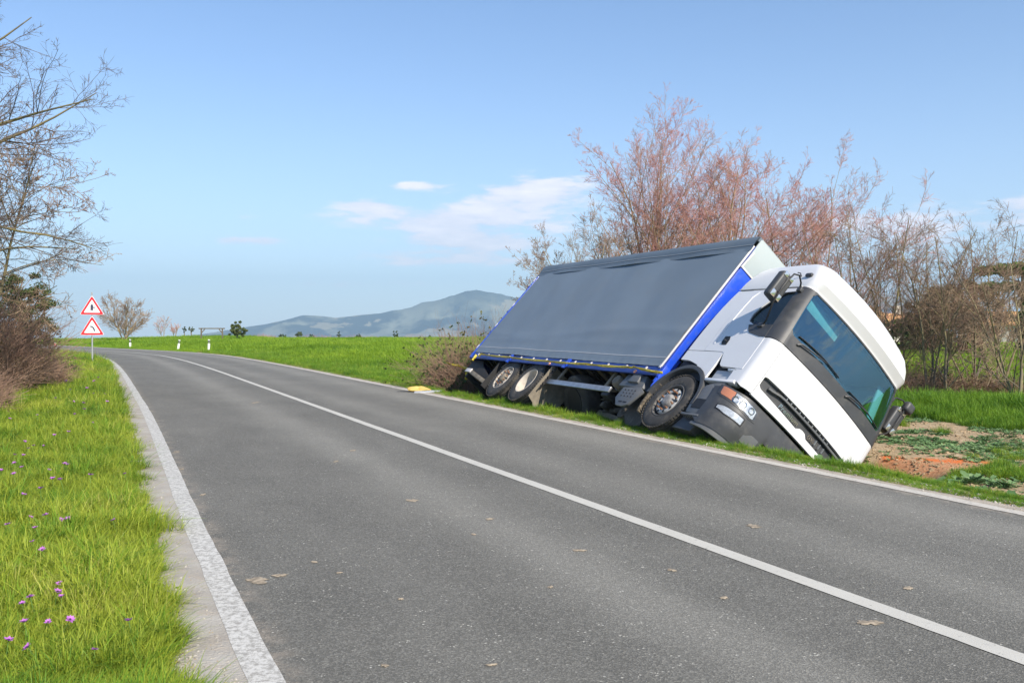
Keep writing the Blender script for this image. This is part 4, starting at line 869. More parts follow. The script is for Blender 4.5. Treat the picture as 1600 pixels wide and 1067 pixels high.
# top band: a loose flap folded over the cant rail
def tb(X, Z):
    q = (3.90 - Z) / .30; w = (vnoise(X, X * 0, 1.1, 22) - .4) * .035 + .010 * np.sin(X * 2.3)
    return .015 + q * np.maximum(w, -.012) + .012 * np.sin(q * 5)
band = sheet('curtain_valance', XB0, XB1, 3.585, 3.90, -1.282, 'curtain_band', tb, 120, 10, curtain, .006)
for zz, mm in ((3.705, 'curtain_seam'),):
    sheet('valance_rope', XB0 + .1, XB1, zz, zz + .014, -1.287, mm, tb, 120, 2, curtain)
b = MB(); b.box(((XB0 + XB1) / 2, -1.245, 3.86), (XB1 - XB0, .06, .08)); b.box(((XB0 + XB1) / 2, 1.245, 3.80), (XB1 - XB0, .06, .2)); part(b, 'cant_rail', 'curtain_band')
b = MB(); b.box(((XB0 + XB1) / 2, 0, 3.885), (XB1 - XB0 - .01, 2.5, .03)); part(b, 'body_roof', 'pale_panel')
b = MB(); b.box(((XB0 + XB1) / 2, 1.27, 2.5), (XB1 - XB0 - .2, .012, 2.5)); part(b, 'side_curtain', 'curtain')
b = MB(); b.box(((XB0 + XB1) / 2, 0, 1.12), (XB1 - XB0 - .02, 2.46, .05)); part(b, 'load_floor', 'old_wood')
for sg in (-1, 1):
    b = MB(); b.prism([(sg * 1.262, .90), (sg * 1.262, 1.075), (sg * 1.20, 1.09), (sg * 1.20, .97), (sg * 1.235, .90)], XB0, XB1, 'x'); rail = part(b, 'side_rail', 'blue_rail')
    if sg < 0:
        for x in (-6.55, -3.85):
            b = MB(); b.prism([(x - .06, .86), (x - .02, 1.07), (x + .09, 1.07), (x + .04, .86)], -1.29, -1.262); part(b, 'rail_bracket', 'blue_steel', rail)
        for x in np.linspace(-8.5, -1.1, 13):
            b = MB(); b.box((x, -1.268, 1.02), (.035, .018, .05)); part(b, 'curtain_buckle', 'white_trim', rail)
        for x in (-4.55, -1.35):
            b = MB(); b.lathe([(0, -.02), (.03, -.015), (.035, 0)], 10, 'y', (x, -1.262, .93)); part(b, 'marker_lamp', 'orange_lens', rail, smooth=True)
# corner posts
b = MB(); b.box((XB1 - .035, -1.262, 2.38), (.05, .03, 2.66)); part(b, 'corner_trim', 'white_trim', bevel=.004)
b = MB(); b.box((XB1 - .01, -1.242, 2.38), (.022, .018, 2.66)); part(b, 'corner_post', 'blue_rail')
P = [(-1.238, .80), (-1.238, 3.24), (-.945, 3.24), (-.945, 2.72), (-1.01, 2.72), (-1.02, 1.45), (-1.06, 1.40), (-1.06, .86), (-1.12, .80)]
b = MB(); b.prism(P, XB1, XB1 + .035, 'x'); bp_ = part(b, 'corner_post', 'blue_steel', bevel=.006)
b = MB(); b.prism([(-1.235, .70), (-1.235, 1.12), (-1.10, 1.12), (-1.06, .80), (-1.12, .66)], XB1 + .036, XB1 + .06, 'x'); part(b, 'post_foot', 'blue_steel', bp_, bevel=.006)
for z in (.93, 1.36, 1.5):
    b = MB(); b.box((XB1 + .045, -1.09, z), (.02, .05, .03)); part(b, 'post_catch', 'black', bp_)
b = MB(); b.box((XB1 + .01, -.985, 1.9), (.035, .05, 1.60)); part(b, 'front_wall_trim', 'white_trim', bevel=.004)
b = MB(); b.box((XB1 + .038, -1.09, 3.255), (.03, .34, .03)); b.beam((XB1 + .02, -1.235, 3.27), (XB1 + .02, -1.215, 3.60), .03, .03, (1, 0, 0)); part(b, 'front_wall_trim', 'white_trim', bevel=.004)
b = MB(); b.box((XB1 - .012, 0, 3.57), (.03, 2.47, .62)); part(b, 'front_wall', 'pale_panel', bevel=.006)
b = MB(); b.box((XB1 - .012, 0, 2.15), (.02, 1.9, 2.2)); part(b, 'front_wall', 'white_trim')
# rear frame
for sg in (-1, 1):
    b = MB(); b.box((XB0 + .03, sg * 1.235, 2.38), (.10, .075, 2.92)); rp = part(b, 'rear_post', 'blue_steel', bevel=.006)
    for z in (1.25, 1.95, 2.62, 3.45):
        b = MB(); b.box((XB0 - .03, sg * 1.262, z), (.07, .03, .11)); part(b, 'door_hinge', 'white_trim', rp, bevel=.004)
        b = MB(); b.box((XB0 - .035, sg * 1.262, z - .22), (.05, .028, .05)); part(b, 'hinge_pin', 'blue_rail', rp)
for sg in (-1, 1):
    b = MB(); b.box((XB0 - .02, sg * .61, 2.4), (.04, 1.2, 2.8)); part(b, 'rear_door', 'pale_panel', bevel=.006)
b = MB(); b.box((XB0 + .02, 0, .98), (.10, 2.5, .16)); part(b, 'rear_sill', 'blue_rail', bevel=.006)
TM = np.array(truck.matrix_world)
def tw(x, y, z): p = TM @ np.array([x, y, z, 1.0]); return Vector(p[:3])

# ================================================================== HILLS, far plain, haze
def make_hills(name, ridge_px, ridge_row, y0, depth, seed, m):
    nx, ny = (520, 60) if seed == 40 else (260, 24); P = np.linspace(250, 1750, nx); Y = np.linspace(y0 - depth, y0 + depth, ny)
    top = np.interp(P, ridge_px, ridge_row); hh = (512 - top) / 1400 * y0 + 1.55
    XX = ((P - 800) / 1400 * y0)[:, None] * np.ones(ny)[None]; YY = np.ones(nx)[:, None] * Y[None]
    t = (YY - y0) / depth; prof = np.clip(1 - np.abs(t), 0, 1); prof = np.where(t < 0, prof ** 1.35, prof)
    def ridged(x, y, sc, sd_): return 1 - 2 * np.abs(vnoise(x, y, sc, sd_) - .5)
    n = (ridged(XX, YY * .45, 620, seed) * .5 + ridged(XX, YY * .6, 260, seed + 1) * .28 + ridged(XX, YY, 110, seed + 2) * .14 + ridged(XX, YY, 45, seed + 3) * .08)
    jag = (vnoise(XX, XX * 0, 90, seed + 5) - .5) * 14 + (vnoise(XX, XX * 0, 30, seed + 6) - .5) * 7
    base = -110; Z = base + (hh[:, None] - base + jag * np.clip(hh[:, None] / 150, 0, 1)) * prof * (1 - (1 - n) * 2.1 * np.clip(prof * (1 - prof) * 2.2, 0, 1))
    V = np.stack([XX.ravel(), YY.ravel(), Z.ravel()], 1); i = np.arange(nx - 1)[:, None]; j = np.arange(ny - 1)[None]
    F = np.stack([i * ny + j, (i + 1) * ny + j, (i + 1) * ny + j + 1, i * ny + j + 1], -1).reshape(-1, 4)
    o = np_mesh(name, V, F, m, smooth=True); tag(o, kind='structure'); return o, (P, Y, Z, XX)
hm = bpy.data.materials.new('hill_woods_fields_haze_blue'); hm.use_nodes = True; nt = hm.node_tree; L = nt.links.new; p = nt.nodes['Principled BSDF']; p.inputs['Roughness'].default_value = 1; p.inputs['Specular IOR Level'].default_value = 0
geo = nt.nodes.new('ShaderNodeNewGeometry')
def hn(sc, de=6):
    n = nt.nodes.new('ShaderNodeTexNoise'); n.inputs['Scale'].default_value = sc; n.inputs['Detail'].default_value = de; n.inputs['Roughness'].default_value = .65; L(geo.outputs['Position'], n.inputs['Vector']); return n.outputs[0]
k1 = nt.nodes.new('ShaderNodeValToRGB'); e = k1.color_ramp.elements; e[0].position = .48; e[0].color = lin(.005, .016, .024); e[1].position = .56; e[1].color = lin(.17, .18, .13); L(hn(.0022, 8), k1.inputs[0])  # woods darkened and blued, distance haze mixed into their colour
k2 = nt.nodes.new('ShaderNodeValToRGB'); e = k2.color_ramp.elements; e[0].position = .45; e[0].color = lin(.003, .011, .018); e[1].position = .6; e[1].color = lin(.012, .030, .030); L(hn(.012, 5), k2.inputs[0])
sz = nt.nodes.new('ShaderNodeSeparateXYZ'); L(geo.outputs['Position'], sz.inputs[0]); mrz = nt.nodes.new('ShaderNodeMapRange'); mrz.inputs[1].default_value = 60; mrz.inputs[2].default_value = 230; L(sz.outputs[2], mrz.inputs[0])
mz = nt.nodes.new('ShaderNodeMix'); mz.data_type = 'RGBA'; L(mrz.outputs[0], mz.inputs[0]); L(k1.outputs[0], mz.inputs[6]); L(k2.outputs[0], mz.inputs[7])
k3 = nt.nodes.new('ShaderNodeMath'); k3.operation = 'GREATER_THAN'; k3.inputs[1].default_value = .56; L(hn(.0016, 7), k3.inputs[0]); mz2 = nt.nodes.new('ShaderNodeMix'); mz2.data_type = 'RGBA'; L(k3.outputs[0], mz2.inputs[0]); L(mz.outputs[2], mz2.inputs[6]); mz2.inputs[7].default_value = lin(.20, .18, .12)
L(mz2.outputs[2], p.inputs['Base Color'])
RP = [250, 386, 422, 455, 473, 506, 524, 548, 572, 602, 638, 662, 692, 710, 731, 744.5, 758, 782, 800, 815, 850, 900, 960, 1100, 1250, 1330, 1380, 1430, 1500, 1560, 1620, 1750]
RR = [533, 509.5, 503.5, 496, 490.6, 492.4, 494.5, 491.5, 488.5, 485.5, 477.4, 469, 462.4, 457, 451.6, 449, 451.6, 455.5, 460, 467, 478, 485, 490, 480, 462, 452, 455, 466, 474, 480, 492, 510]
hills, HG = make_hills('hills', RP, RR, 5000, 1500, 40, hm)
far_hills, _ = make_hills('far_hills', [250, 560, 740, 800, 815, 835, 880, 950, 1200, 1350, 1500, 1600, 1750], [540, 490, 470, 458, 453, 447, 440, 452, 470, 462, 470, 480, 500], 6600, 1000, 70, hm)
# white farmhouses and a village sprinkled over the slopes
P_, Y_, Z_, X_ = HG
hb = MB(); r2 = np.random.default_rng(5)
for k in range(150):
    px = r2.uniform(400, 805) if k < 90 else r2.normal(742, 30); px = float(np.clip(px, 390, 815)); q = r2.uniform(.10, .42) if k < 90 else r2.normal(.27, .05)
    i = int(np.interp(px, P_, np.arange(len(P_)))); j = int(np.clip(q * 30, 1, 26)); w = r2.uniform(12, 26) * (1.3 if k % 7 == 0 else 1)
    hb.box((X_[i, j] + r2.uniform(-15, 15), Y_[j], Z_[i, j] + 2), (w, w * .7, r2.uniform(7, 12)))
ht = hb.build('hill_houses', 'house_wall'); tag(ht, 'tiny pale houses scattered over the blue hillside', 'houses', kind='stuff')
# haze
b = MB(); z0, z1 = -125.0, 470.0; b.box((0, 0, (z0 + z1) / 2), (16700, 16700, z1 - z0))
hzm = bpy.data.materials.new('haze_air'); hzm.use_nodes = True; nt = hzm.node_tree; nt.nodes.clear(); o_ = nt.nodes.new('ShaderNodeOutputMaterial'); pv = nt.nodes.new('ShaderNodeVolumePrincipled')
pv.inputs['Color'].default_value = lin(.55, .80, 1.0); pv.inputs['Density'].default_value = HAZE_D = 1.9e-4; nt.links.new(pv.outputs[0], o_.inputs['Volume']); MATS['haze_air'] = hzm
hz_o = b.build('haze', 'haze_air'); tag(hz_o, 'pale blue air between the road and the far hills', 'haze', kind='stuff')

# ================================================================== VEGETATION TOOLS
def tubes_from_lines(lines, sides):
    """lines: list of (P (n,k,3), R (n,k)); returns V, F"""
    Vs, Fs, base = [], [], 0
    for P, R in lines:
        n, k, _ = P.shape
        D = np.empty_like(P); D[:, 1:-1] = P[:, 2:] - P[:, :-2]; D[:, 0] = P[:, 1] - P[:, 0]; D[:, -1] = P[:, -1] - P[:, -2]
        D /= np.linalg.norm(D, axis=2, keepdims=True) + 1e-9
        ref = np.tile(np.array([.37, .83, .41]), (n, k, 1)); A = np.cross(D, ref); A /= np.linalg.norm(A, axis=2, keepdims=True) + 1e-9; B = np.cross(D, A)
        a = np.arange(sides) * 2 * np.pi / sides
        V = P[:, :, None] + (A[:, :, None] * np.cos(a)[:, None] + B[:, :, None] * np.sin(a)[:, None]) * R[:, :, None, None]
        Vs.append(V.reshape(-1, 3))
        i = np.arange(n)[:, None, None]; j = np.arange(k - 1)[None, :, None]; s = np.arange(sides)[None, None]; s2 = (s + 1) % sides
        f = lambda jj, ss_: base + (i * k + jj) * sides + ss_
        Fs.append(np.stack([f(j, s), f(j, s2), f(j + 1, s2), f(j + 1, s)], -1).reshape(-1, 4)); base += n * k * sides
    return np.vstack(Vs), np.vstack(Fs)
def norm(v): return v / (np.linalg.norm(v, axis=-1, keepdims=True) + 1e-9)
def grow_level(rg, P0, D0, Ln, r0, r1, k, wig, up, jit=None):
    n = len(P0); P = np.empty((n, k + 1, 3)); P[:, 0] = P0; d = norm(D0.copy()); seg = (Ln / k)[:, None]
    for i in range(k):
        d = norm(d + rg.normal(0, wig, (n, 3)) + np.array([0, 0, up])); P[:, i + 1] = P[:, i] + d * seg
    t = np.linspace(0, 1, k + 1)[None]; R = r0[:, None] * (1 - t) + r1[:, None] * t
    return P, R
def children(rg, P, R, Ln, m, t0, t1, ang, lr, rr, tipdec=.5, flat=1.0):
    n, k1, _ = P.shape; k = k1 - 1
    t = rg.uniform(t0, t1, (n, m)); t.sort(axis=1); x = t * k; i = np.minimum(x.astype(int), k - 1); f = (x - i)[..., None]
    idx = np.arange(n)[:, None]; p = P[idx, i] * (1 - f) + P[idx, i + 1] * f; d = norm(P[idx, i + 1] - P[idx, i]); r = R[idx, i] * (1 - f[..., 0]) + R[idx, i + 1] * f[..., 0]
    q = rg.normal(0, 1, (n, m, 3)); q[..., 2] *= flat; q = norm(q - (q * d).sum(-1, keepdims=True) * d)
    a = np.radians(rg.normal(ang, ang * .22, (n, m)))[..., None]; nd = d * np.cos(a) + q * np.sin(a)
    L2 = Ln[:, None] * lr * (1 - tipdec * t) * rg.uniform(.7, 1.25, (n, m))
    return p.reshape(-1, 3), nd.reshape(-1, 3), L2.ravel(), np.minimum(r * rr, r * .95).ravel()
def tree(name, label, cat, loc, spec, mats=('bark_tan', 'twig_pink'), group=None, seed=0, stems=1, height_=6, r=.12, spread=.15, lean=(0, 0), nsplit=2, minr=.005, sides=(6, 4, 3)):
    """spec: one dict per branching level"""
    rg = np.random.default_rng(seed); root = empty(name, loc); tag(root, label, cat, group)
    a = np.arange(stems) * 2 * np.pi / stems + rg.uniform(0, 6.28) + rg.normal(0, .35, stems); D = np.stack([np.cos(a) * spread + lean[0], np.sin(a) * spread + lean[1], np.ones(stems)], 1); P0 = np.stack([np.cos(a) * r * 1.2, np.sin(a) * r * 1.2, np.full(stems, -.15)], 1) * (1 if stems > 1 else np.array([0, 0, 1]))
    Ln = rg.uniform(.8, 1.05, stems) * height_; Ln[0] = height_
    P, R = grow_level(rg, P0, D, Ln, np.full(stems, r) * rg.uniform(.7, 1.0, stems), np.full(stems, r * .22), 10, .07, .03); R[:, 0] *= 1.35
    levels = [(P, R)]
    for q in spec:
        p0, d0, L2, r2_ = children(rg, P, R, Ln, q['m'], q.get('t0', .25), q.get('t1', .98), q.get('ang', 40), q['lr'], q.get('rr', .6), q.get('dec', .5), q.get('flat', 1.0))
        r2_ = np.maximum(r2_, minr); P, R = grow_level(rg, p0, d0, L2, r2_, np.maximum(r2_ * .35, minr * .7), q.get('k', 5), q.get('wig', .12), q.get('up', .05)); Ln = L2; levels.append((P, R))
    V1, F1 = tubes_from_lines(levels[:nsplit][:1], sides[0]); Vb, Fb = (tubes_from_lines(levels[1:nsplit], sides[1]) if nsplit > 1 else (np.zeros((0, 3)), np.zeros((0, 4), int)))
    np_mesh('trunk', np.vstack([V1, Vb]), np.vstack([F1, Fb + len(V1)]), mats[0], smooth=True, parent=root)
    V2, F2 = tubes_from_lines(levels[nsplit:], sides[2]); o = np_mesh('crown', V2, F2, mats[1], parent=root)
    return root, levels
def leaf_cloud(rg, centers, radii, n, size, squash=1.0, shell=.6):
    """n small quads per clump, gathered towards the clump's skin"""
    c = np.repeat(np.asarray(centers, float), n, 0); r = np.repeat(np.asarray(radii, float), n); m = len(c)
    d = norm(rg.normal(0, 1, (m, 3))); rad = r * (shell + (1 - shell) * rg.random(m)) * rg.uniform(.85, 1.12, m); p = c + d * rad[:, None] * np.array([1, 1, squash])
    a = norm(rg.normal(0, 1, (m, 3)) + d * .4); b = norm(np.cross(a, rg.normal(0, 1, (m, 3)))); s = (size * rg.uniform(.6, 1.4, m))[:, None]
    V = np.stack([p - a * s - b * s * .4, p + a * s * .2 - b * s * .7, p + a * s + b * s * .2, p - a * s * .2 + b * s * .6], 1).reshape(-1, 3)
    F = np.arange(m * 4).reshape(-1, 4); tone = np.repeat(rg.random(m), 4); return V, F, tone

# ---- templates for scattered cover, kept out of the scene
def blade_tuft(name, n, rad, h, w, mt, lean=.5, seed=0, hv=.4):
    rg = np.random.default_rng(seed); a = rg.uniform(0, 2 * np.pi, n); rr = rad * np.sqrt(rg.random(n)); b = np.stack([np.cos(a) * rr, np.sin(a) * rr, np.zeros(n) - .01], 1)
    la = a + rg.normal(0, .9, n); ln = np.abs(rg.normal(lean, lean * .5, n)); hh = h * rg.uniform(1 - hv, 1 + hv, n); dirv = np.stack([np.cos(la), np.sin(la), np.zeros(n)], 1); side = np.stack([-np.sin(la + rg.normal(0, .6, n)), np.cos(la), np.zeros(n)], 1); side = norm(side)
    V = []
    for t, ww in ((0, 1), (.45, .85), (.8, .5)):
        c = b + dirv * (ln * hh * t * t)[:, None] + np.array([0, 0, 1]) * (hh * t * (1 - .35 * ln * t))[:, None]; V += [c - side * w * ww / 2, c + side * w * ww / 2]
    c = b + dirv * (ln * hh)[:, None] + np.array([0, 0, 1]) * (hh * (1 - .35 * ln))[:, None]; V.append(c); V = np.stack(V, 1).reshape(-1, 3); k = np.arange(n)[:, None] * 7
    F4 = np.concatenate([k + np.array([[0, 1, 3, 2]]), k + np.array([[2, 3, 5, 4]])]); F3 = k + np.array([[4, 5, 6]])
    tone = (np.repeat(rg.random(n), 7).reshape(n, 7) * .6 + np.array([0, 0, .15, .15, .3, .3, .4])).ravel()
    return np_mesh(name, V, [F4, F3], mt, tone=tone, link=False)
def leafy_rosette(name, n, L0, mt, seed=0):
    rg = np.random.default_rng(seed); V = []; F = []; T = []
    for k in range(n):
        a = rg.uniform(0, 6.283); L_ = L0 * rg.uniform(.5, 1.2); el_ = rg.uniform(.25, 1.25); w = L_ * rg.uniform(.28, .42); d = np.array([math.cos(a), math.sin(a), 0]); s = np.array([-math.sin(a), math.cos(a), 0]); tn = rg.random(); b = len(V)
        for t, ww in ((0, .08), (.35, .25), (.55, 1), (.8, .85), (1.0, .15)):
            c = d * L_ * t * math.cos(el_ * (1 - .5 * t)) + np.array([0, 0, L_ * t * math.sin(el_ * (1 - .55 * t))]); j = rg.normal(0, .06 * L_)
            V += [c - s * w * ww * .5 + [0, 0, j * .4], c + [0, 0, -.05 * L_ * ww], c + s * w * ww * .5 + [0, 0, -j * .4]]; T += [tn] * 3
        for i in range(4):
            q = b + i * 3; F += [(q, q + 1, q + 4, q + 3), (q + 1, q + 2, q + 5, q + 4)]
    return np_mesh(name, V, np.array(F), mt, tone=T, link=False, smooth=True)
def scatter(name, label, pts, rot, scl, idx, templates, cat=None, parent=None):
    """one object: points that carry tufts through geometry nodes"""
    me = bpy.data.meshes.new(name); n = len(pts); me.vertices.add(n); me.vertices.foreach_set('co', np.asarray(pts, np.float32).ravel())
    for nm, ty, v in (('rot', 'FLOAT_VECTOR', rot), ('scl', 'FLOAT', scl), ('idx', 'INT', idx)):
        a = me.attributes.new(nm, ty, 'POINT'); a.data.foreach_set('vector' if ty == 'FLOAT_VECTOR' else 'value', np.asarray(v, np.int32 if ty == 'INT' else np.float32).ravel())
    o = bpy.data.objects.new(name, me); COL.objects.link(o); tag(o, label, cat, kind='stuff')
    col = bpy.data.collections.new(name + '_tufts')
    for t in templates: col.objects.link(t)
    ng = bpy.data.node_groups.new(name, 'GeometryNodeTree'); ng.interface.new_socket('Geometry', in_out='INPUT', socket_type='NodeSocketGeometry'); ng.interface.new_socket('Geometry', in_out='OUTPUT', socket_type='NodeSocketGeometry')
    N = ng.nodes.new; gi = N('NodeGroupInput'); go = N('NodeGroupOutput'); ip = N('GeometryNodeInstanceOnPoints'); ci = N('GeometryNodeCollectionInfo'); ci.inputs[0].default_value = col; ci.inputs[1].default_value = True; ci.inputs[2].default_value = True
    ip.inputs['Pick Instance'].default_value = True; l = ng.links.new
    def na(nm, dt): q = N('GeometryNodeInputNamedAttribute'); q.data_type = dt; q.inputs[0].default_value = nm; return q.outputs[0]
    l(gi.outputs[0], ip.inputs['Points']); l(ci.outputs[0], ip.inputs['Instance']); l(na('idx', 'INT'), ip.inputs['Instance Index']); l(na('rot', 'FLOAT_VECTOR'), ip.inputs['Rotation']); l(na('scl', 'FLOAT'), ip.inputs['Scale']); l(ip.outputs[0], go.inputs[0])
    md = o.modifiers.new('cover', 'NODES'); md.node_group = ng
    return o
def rots(rg, n, tilt=.12): return np.stack([rg.normal(0, tilt, n), rg.normal(0, tilt, n), rg.uniform(0, 6.283, n)], 1)
def in_view(x, y, mar=.03): return (y > .5) & (np.abs(x / np.maximum(y, .1)) < .571 + mar + .6 / np.maximum(y, .5))
def sample(rg, n, dmin, dmax, power=1.0):
    """points over the ground in a wide fan, denser near by"""
    u_ = rg.random(n); D = dmin * (dmax / dmin) ** (u_ ** power); a = rg.uniform(-.68, .68, n); return D * np.sin(a), D * np.cos(a), D

rg = np.random.default_rng(11)
tA = [blade_tuft('grass_tuft', 24, .07, h_, .0052, 'grass_near', ln_, s_, .6) for s_, (h_, ln_) in enumerate(((.09, .8), (.12, .9), (.065, 1.3), (.15, .7)))] + [blade_tuft('grass_tuft', 26, .09, .15, .006, 'grass_rich', .7, 9, .6), blade_tuft('grass_tuft', 14, .08, .06, .005, 'grass_dry', 1.4, 12, .6)] + [leafy_rosette('clover_leaf', 9, .05, 'grass_rich', 14), leafy_rosette('clover_leaf', 7, .08, 'grass_rich', 15)]
def cover_points(rg, n, dmin, dmax, test, z_off=0.0, power=1.0):
    x, y, D = sample(rg, n, dmin, dmax, power); k = test(x, y); x, y, D = x[k], y[k], D[k]; return x, y, height(x, y) + z_off, D
def left_test(x, y):
    e, u = off_right(x, y); el_ = -(e + RW - tap(u)); return (el_ > .30 + (vnoise(x, y, .35, 31) - .5) * .30 + (vnoise(x, y, .09, 35) - .5) * .16) & (D_ok(x, y))
def D_ok(x, y): return np.hypot(x, y) < 1e9
x, y, z, D = cover_points(rg, 330000, 2.6, 60, left_test, power=.95)
n = len(x); rich = vnoise(x, y, .8, 51) * .55 + vnoise(x, y, .3, 52) * .45; sc = (.5 + .55 * rg.random(n)) * (1 + np.clip(D - 6, 0, 60) * .03) * (.5 + .65 * vnoise(x, y, .45, 53) + .35 * vnoise(x, y, .16, 54)) * (1 + .25 * (rich > .74))
idx = np.where((rich > .74) & (rg.random(n) < .8), 4, rg.integers(0, 4, n)); idx = np.where((rg.random(n) < .06) | ((rich < .28) & (rg.random(n) < .4)), 5, idx); idx = np.where((rg.random(n) < .05 + .25 * (vnoise(x, y, .6, 58) > .72)), 6 + rg.integers(0, 2, n), idx)
thin = rg.random(n) < .35 + .9 * vnoise(x, y, .28, 57); x, y, z, sc, idx = x[thin], y[thin], z[thin], sc[thin], idx[thin]; n = len(x)
scatter('verge_grass', 'bright green verge grass along the left edge of the road', np.stack([x, y, z], 1), rots(rg, n), sc, idx, tA, 'grass'); print('left tufts', n)
def right_test(x, y):
    e, u = off_right(x, y); w = .42 + .36 * vnoise(x, y, 1.1, 61) + .25 * sstep(8, 12, u)
    strip_ = (e > .20 + (vnoise(x, y, .3, 62) - .5) * .16) & (e < w) & (u < 19)
    bank = (e > 10.2 + (vnoise(x, y, 1.3, 64) - .5) * 1.6) & (u < 7)
    fieldr = (e > .20) & (u >= 12.5) & (e < 60)
    mid = (u > 7) & (u < 19) & (e > 3.6)
    sparse = (e >= w) & (e <= 10.2) & (u <= 7) & (vnoise(x, y, .8, 66) > .70) & (vnoise(x, y, .2, 67) > .5)
    return strip_ | bank | fieldr | mid | sparse
x, y, z, D = cover_points(rg, 420000, 5.5, 60, right_test, power=.9); e, u = off_right(x, y)
n = len(x); dp = 1 + np.clip(D - 10, 0, 60) * .028; bank = np.exp(-((e - 12.2) / 2.0) ** 2) * (u < 7)
sc = (.42 + .45 * rg.random(n)) * dp * (.45 + .8 * vnoise(x, y, .45, 53) + .5 * vnoise(x, y, .17, 55)) * (1 + 1.1 * bank * (.6 + .9 * vnoise(x, y, 1.2, 56))); sc = np.where(e < .45, sc * .7, sc) * np.where((e < 1.3) & (u < 1.5), .62, np.where(e < 1.3, .85, 1))
tB = [blade_tuft('grass_tuft', 26, .08, h_, .0048, 'grass_rich', ln_, 20 + s_) for s_, (h_, ln_) in enumerate(((.10, .5), (.13, .6), (.08, .9), (.15, .4)))] + [tA[0].copy(), blade_tuft('grass_tuft', 16, .06, .06, .005, 'grass_dry', 1.0, 32)]
idx = np.where(rg.random(n) < .45 * (bank < .2), 4, rg.integers(0, 4, n)); idx = np.where((rg.random(n) < .07 + .5 * (e < .4)), 5, idx)
scatter('roadside_grass', 'green grass strip between the white line and the ditch', np.stack([x, y, z], 1), rots(rg, n), sc, idx, tB, 'grass'); print('right tufts', n)
# the far meadow, both sides: larger clumps
def far_test(x, y):
    e, u = off_right(x, y); el_ = -(e + RW - tap(u)); return ((e > .4) | (el_ > .3))
tC = [blade_tuft('meadow_clump', 60, .5, h_, .018, 'grass_field', .6, 40 + s_, .5) for s_, h_ in enumerate((.20, .28, .16, .34))]
x, y, z, D = cover_points(rg, 95000, 38, 128, far_test, power=.8); n = len(x)
scatter('meadow_grass', 'young green crop covering the field beyond the bend', np.stack([x, y, z], 1), rots(rg, n), (.55 + .5 * rg.random(n)) * (.7 + .6 * vnoise(x, y, 4, 71)) * (.8 + D / 160) * (1 - .45 * sstep(70, 110, D)) * (.45 + .55 * sstep(.5, 6, np.maximum(off_right(x, y)[0], -(off_right(x, y)[0] + RW)))), rg.integers(0, 4, n), tC, 'grass'); print('meadow', n)
# leafy weeds on the bare track right of the cab
tW = [leafy_rosette('leafy_weed', 16, L_, 'weed_leaf', 60 + k) for k, L_ in enumerate((.08, .10, .065, .13))]
def weed_test(x, y):
    e, u = off_right(x, y); b1 = 1.2 * np.exp(-((e - 2.2) / .75) ** 2) * (u < .0) + np.exp(-((e - 6.9) / 1.0) ** 2) * .8 * (u < 4) + np.exp(-((e - 9.6) / .6) ** 2) * .4 * (u < 7) + .03
    return (e > .9) & (e < 10) & (rg.random(len(x)) < b1 * (vnoise(x, y, .7, 81) > .38)) & (u < 7)
x, y, z, D = cover_points(rg, 200000, 8, 30, weed_test, power=1.0); n = len(x); e, u = off_right(x, y)
sc = (.5 + .6 * rg.random(n)) * np.where(e < 3.0, 1.75, .85)
q_ = np.random.default_rng(77); ex = np.concatenate([q_.normal(5.15, .35, 70), q_.normal(6.3, .7, 90)]); ey = np.concatenate([q_.normal(12.35, .35, 70), q_.normal(12.1, .35, 90)]); ke = off_right(ex, ey)[0] > .9; ex, ey = ex[ke], ey[ke]
x = np.concatenate([x, ex]); y = np.concatenate([y, ey]); z = np.concatenate([z, height(ex, ey)]); sc = np.concatenate([sc, q_.uniform(.8, 1.6, len(ex))]); n = len(x); scatter('leafy_weeds', 'broad leaved weeds growing on the bare track by the cab', np.stack([x, y, z], 1), rots(rg, n, .2), sc, rg.integers(0, 4, n), tW, 'weeds'); print('weeds', n)

# clods, stones and gravel
def lump(name, r, m, seed):
    q = np.random.default_rng(seed); bm = bmesh.new(); bmesh.ops.create_icosphere(bm, subdivisions=1, radius=r)
    for v in bm.verts: v.co *= q.uniform(.6, 1.25); v.co.z *= .6
    me = bpy.data.meshes.new(name); bm.to_mesh(me); bm.free(); me.materials.append(MATS[m]); return bpy.data.objects.new(name, me)
mat('clod', (0.40, 0.29, 0.17), .95, col2=(0.24, 0.17, 0.10), vscale=30, bump=.5, bscale=150); mat('stone', (0.42, 0.39, 0.34), .9, col2=(0.24, 0.22, 0.19), vscale=40)
tS = [lump('soil_clod', .022, 'clod', 1), lump('soil_clod', .035, 'clod', 2), lump('soil_clod', .014, 'clod', 3)]; tG = [lump('gravel_stone', .008, 'stone', 4), lump('gravel_stone', .012, 'stone', 5), lump('gravel_stone', .006, 'clod', 6)]
x, y, z, D = cover_points(rg, 90000, 8, 26, lambda x, y: (off_right(x, y)[0] > .45) & (dirt_mask(x, y) > .6) & (vnoise(x, y, .45, 91) > .35)); n = len(x)
scatter('soil_clods', 'loose clods of dry earth on the bare track and ditch floor', np.stack([x, y, z], 1), rots(rg, n, .5), .4 + 1.1 * rg.random(n) ** 2.5, rg.integers(0, 3, n), tS, 'soil'); print('clods', n)
def grav(x, y):
    e, u = off_right(x, y); el_ = -(e + RW - tap(u)); return ((el_ > .10) & (el_ < .55) & (rg.random(len(x)) < .25 + .75 * sstep(.15, .32, el_))) | ((e > .08) & (e < .38) & (u < 30))
x, y, z, D = cover_points(rg, 260000, 3, 34, grav); n = len(x); e, u = off_right(x, y); z = np.maximum(z, np.where(e > -3, .0, .0))
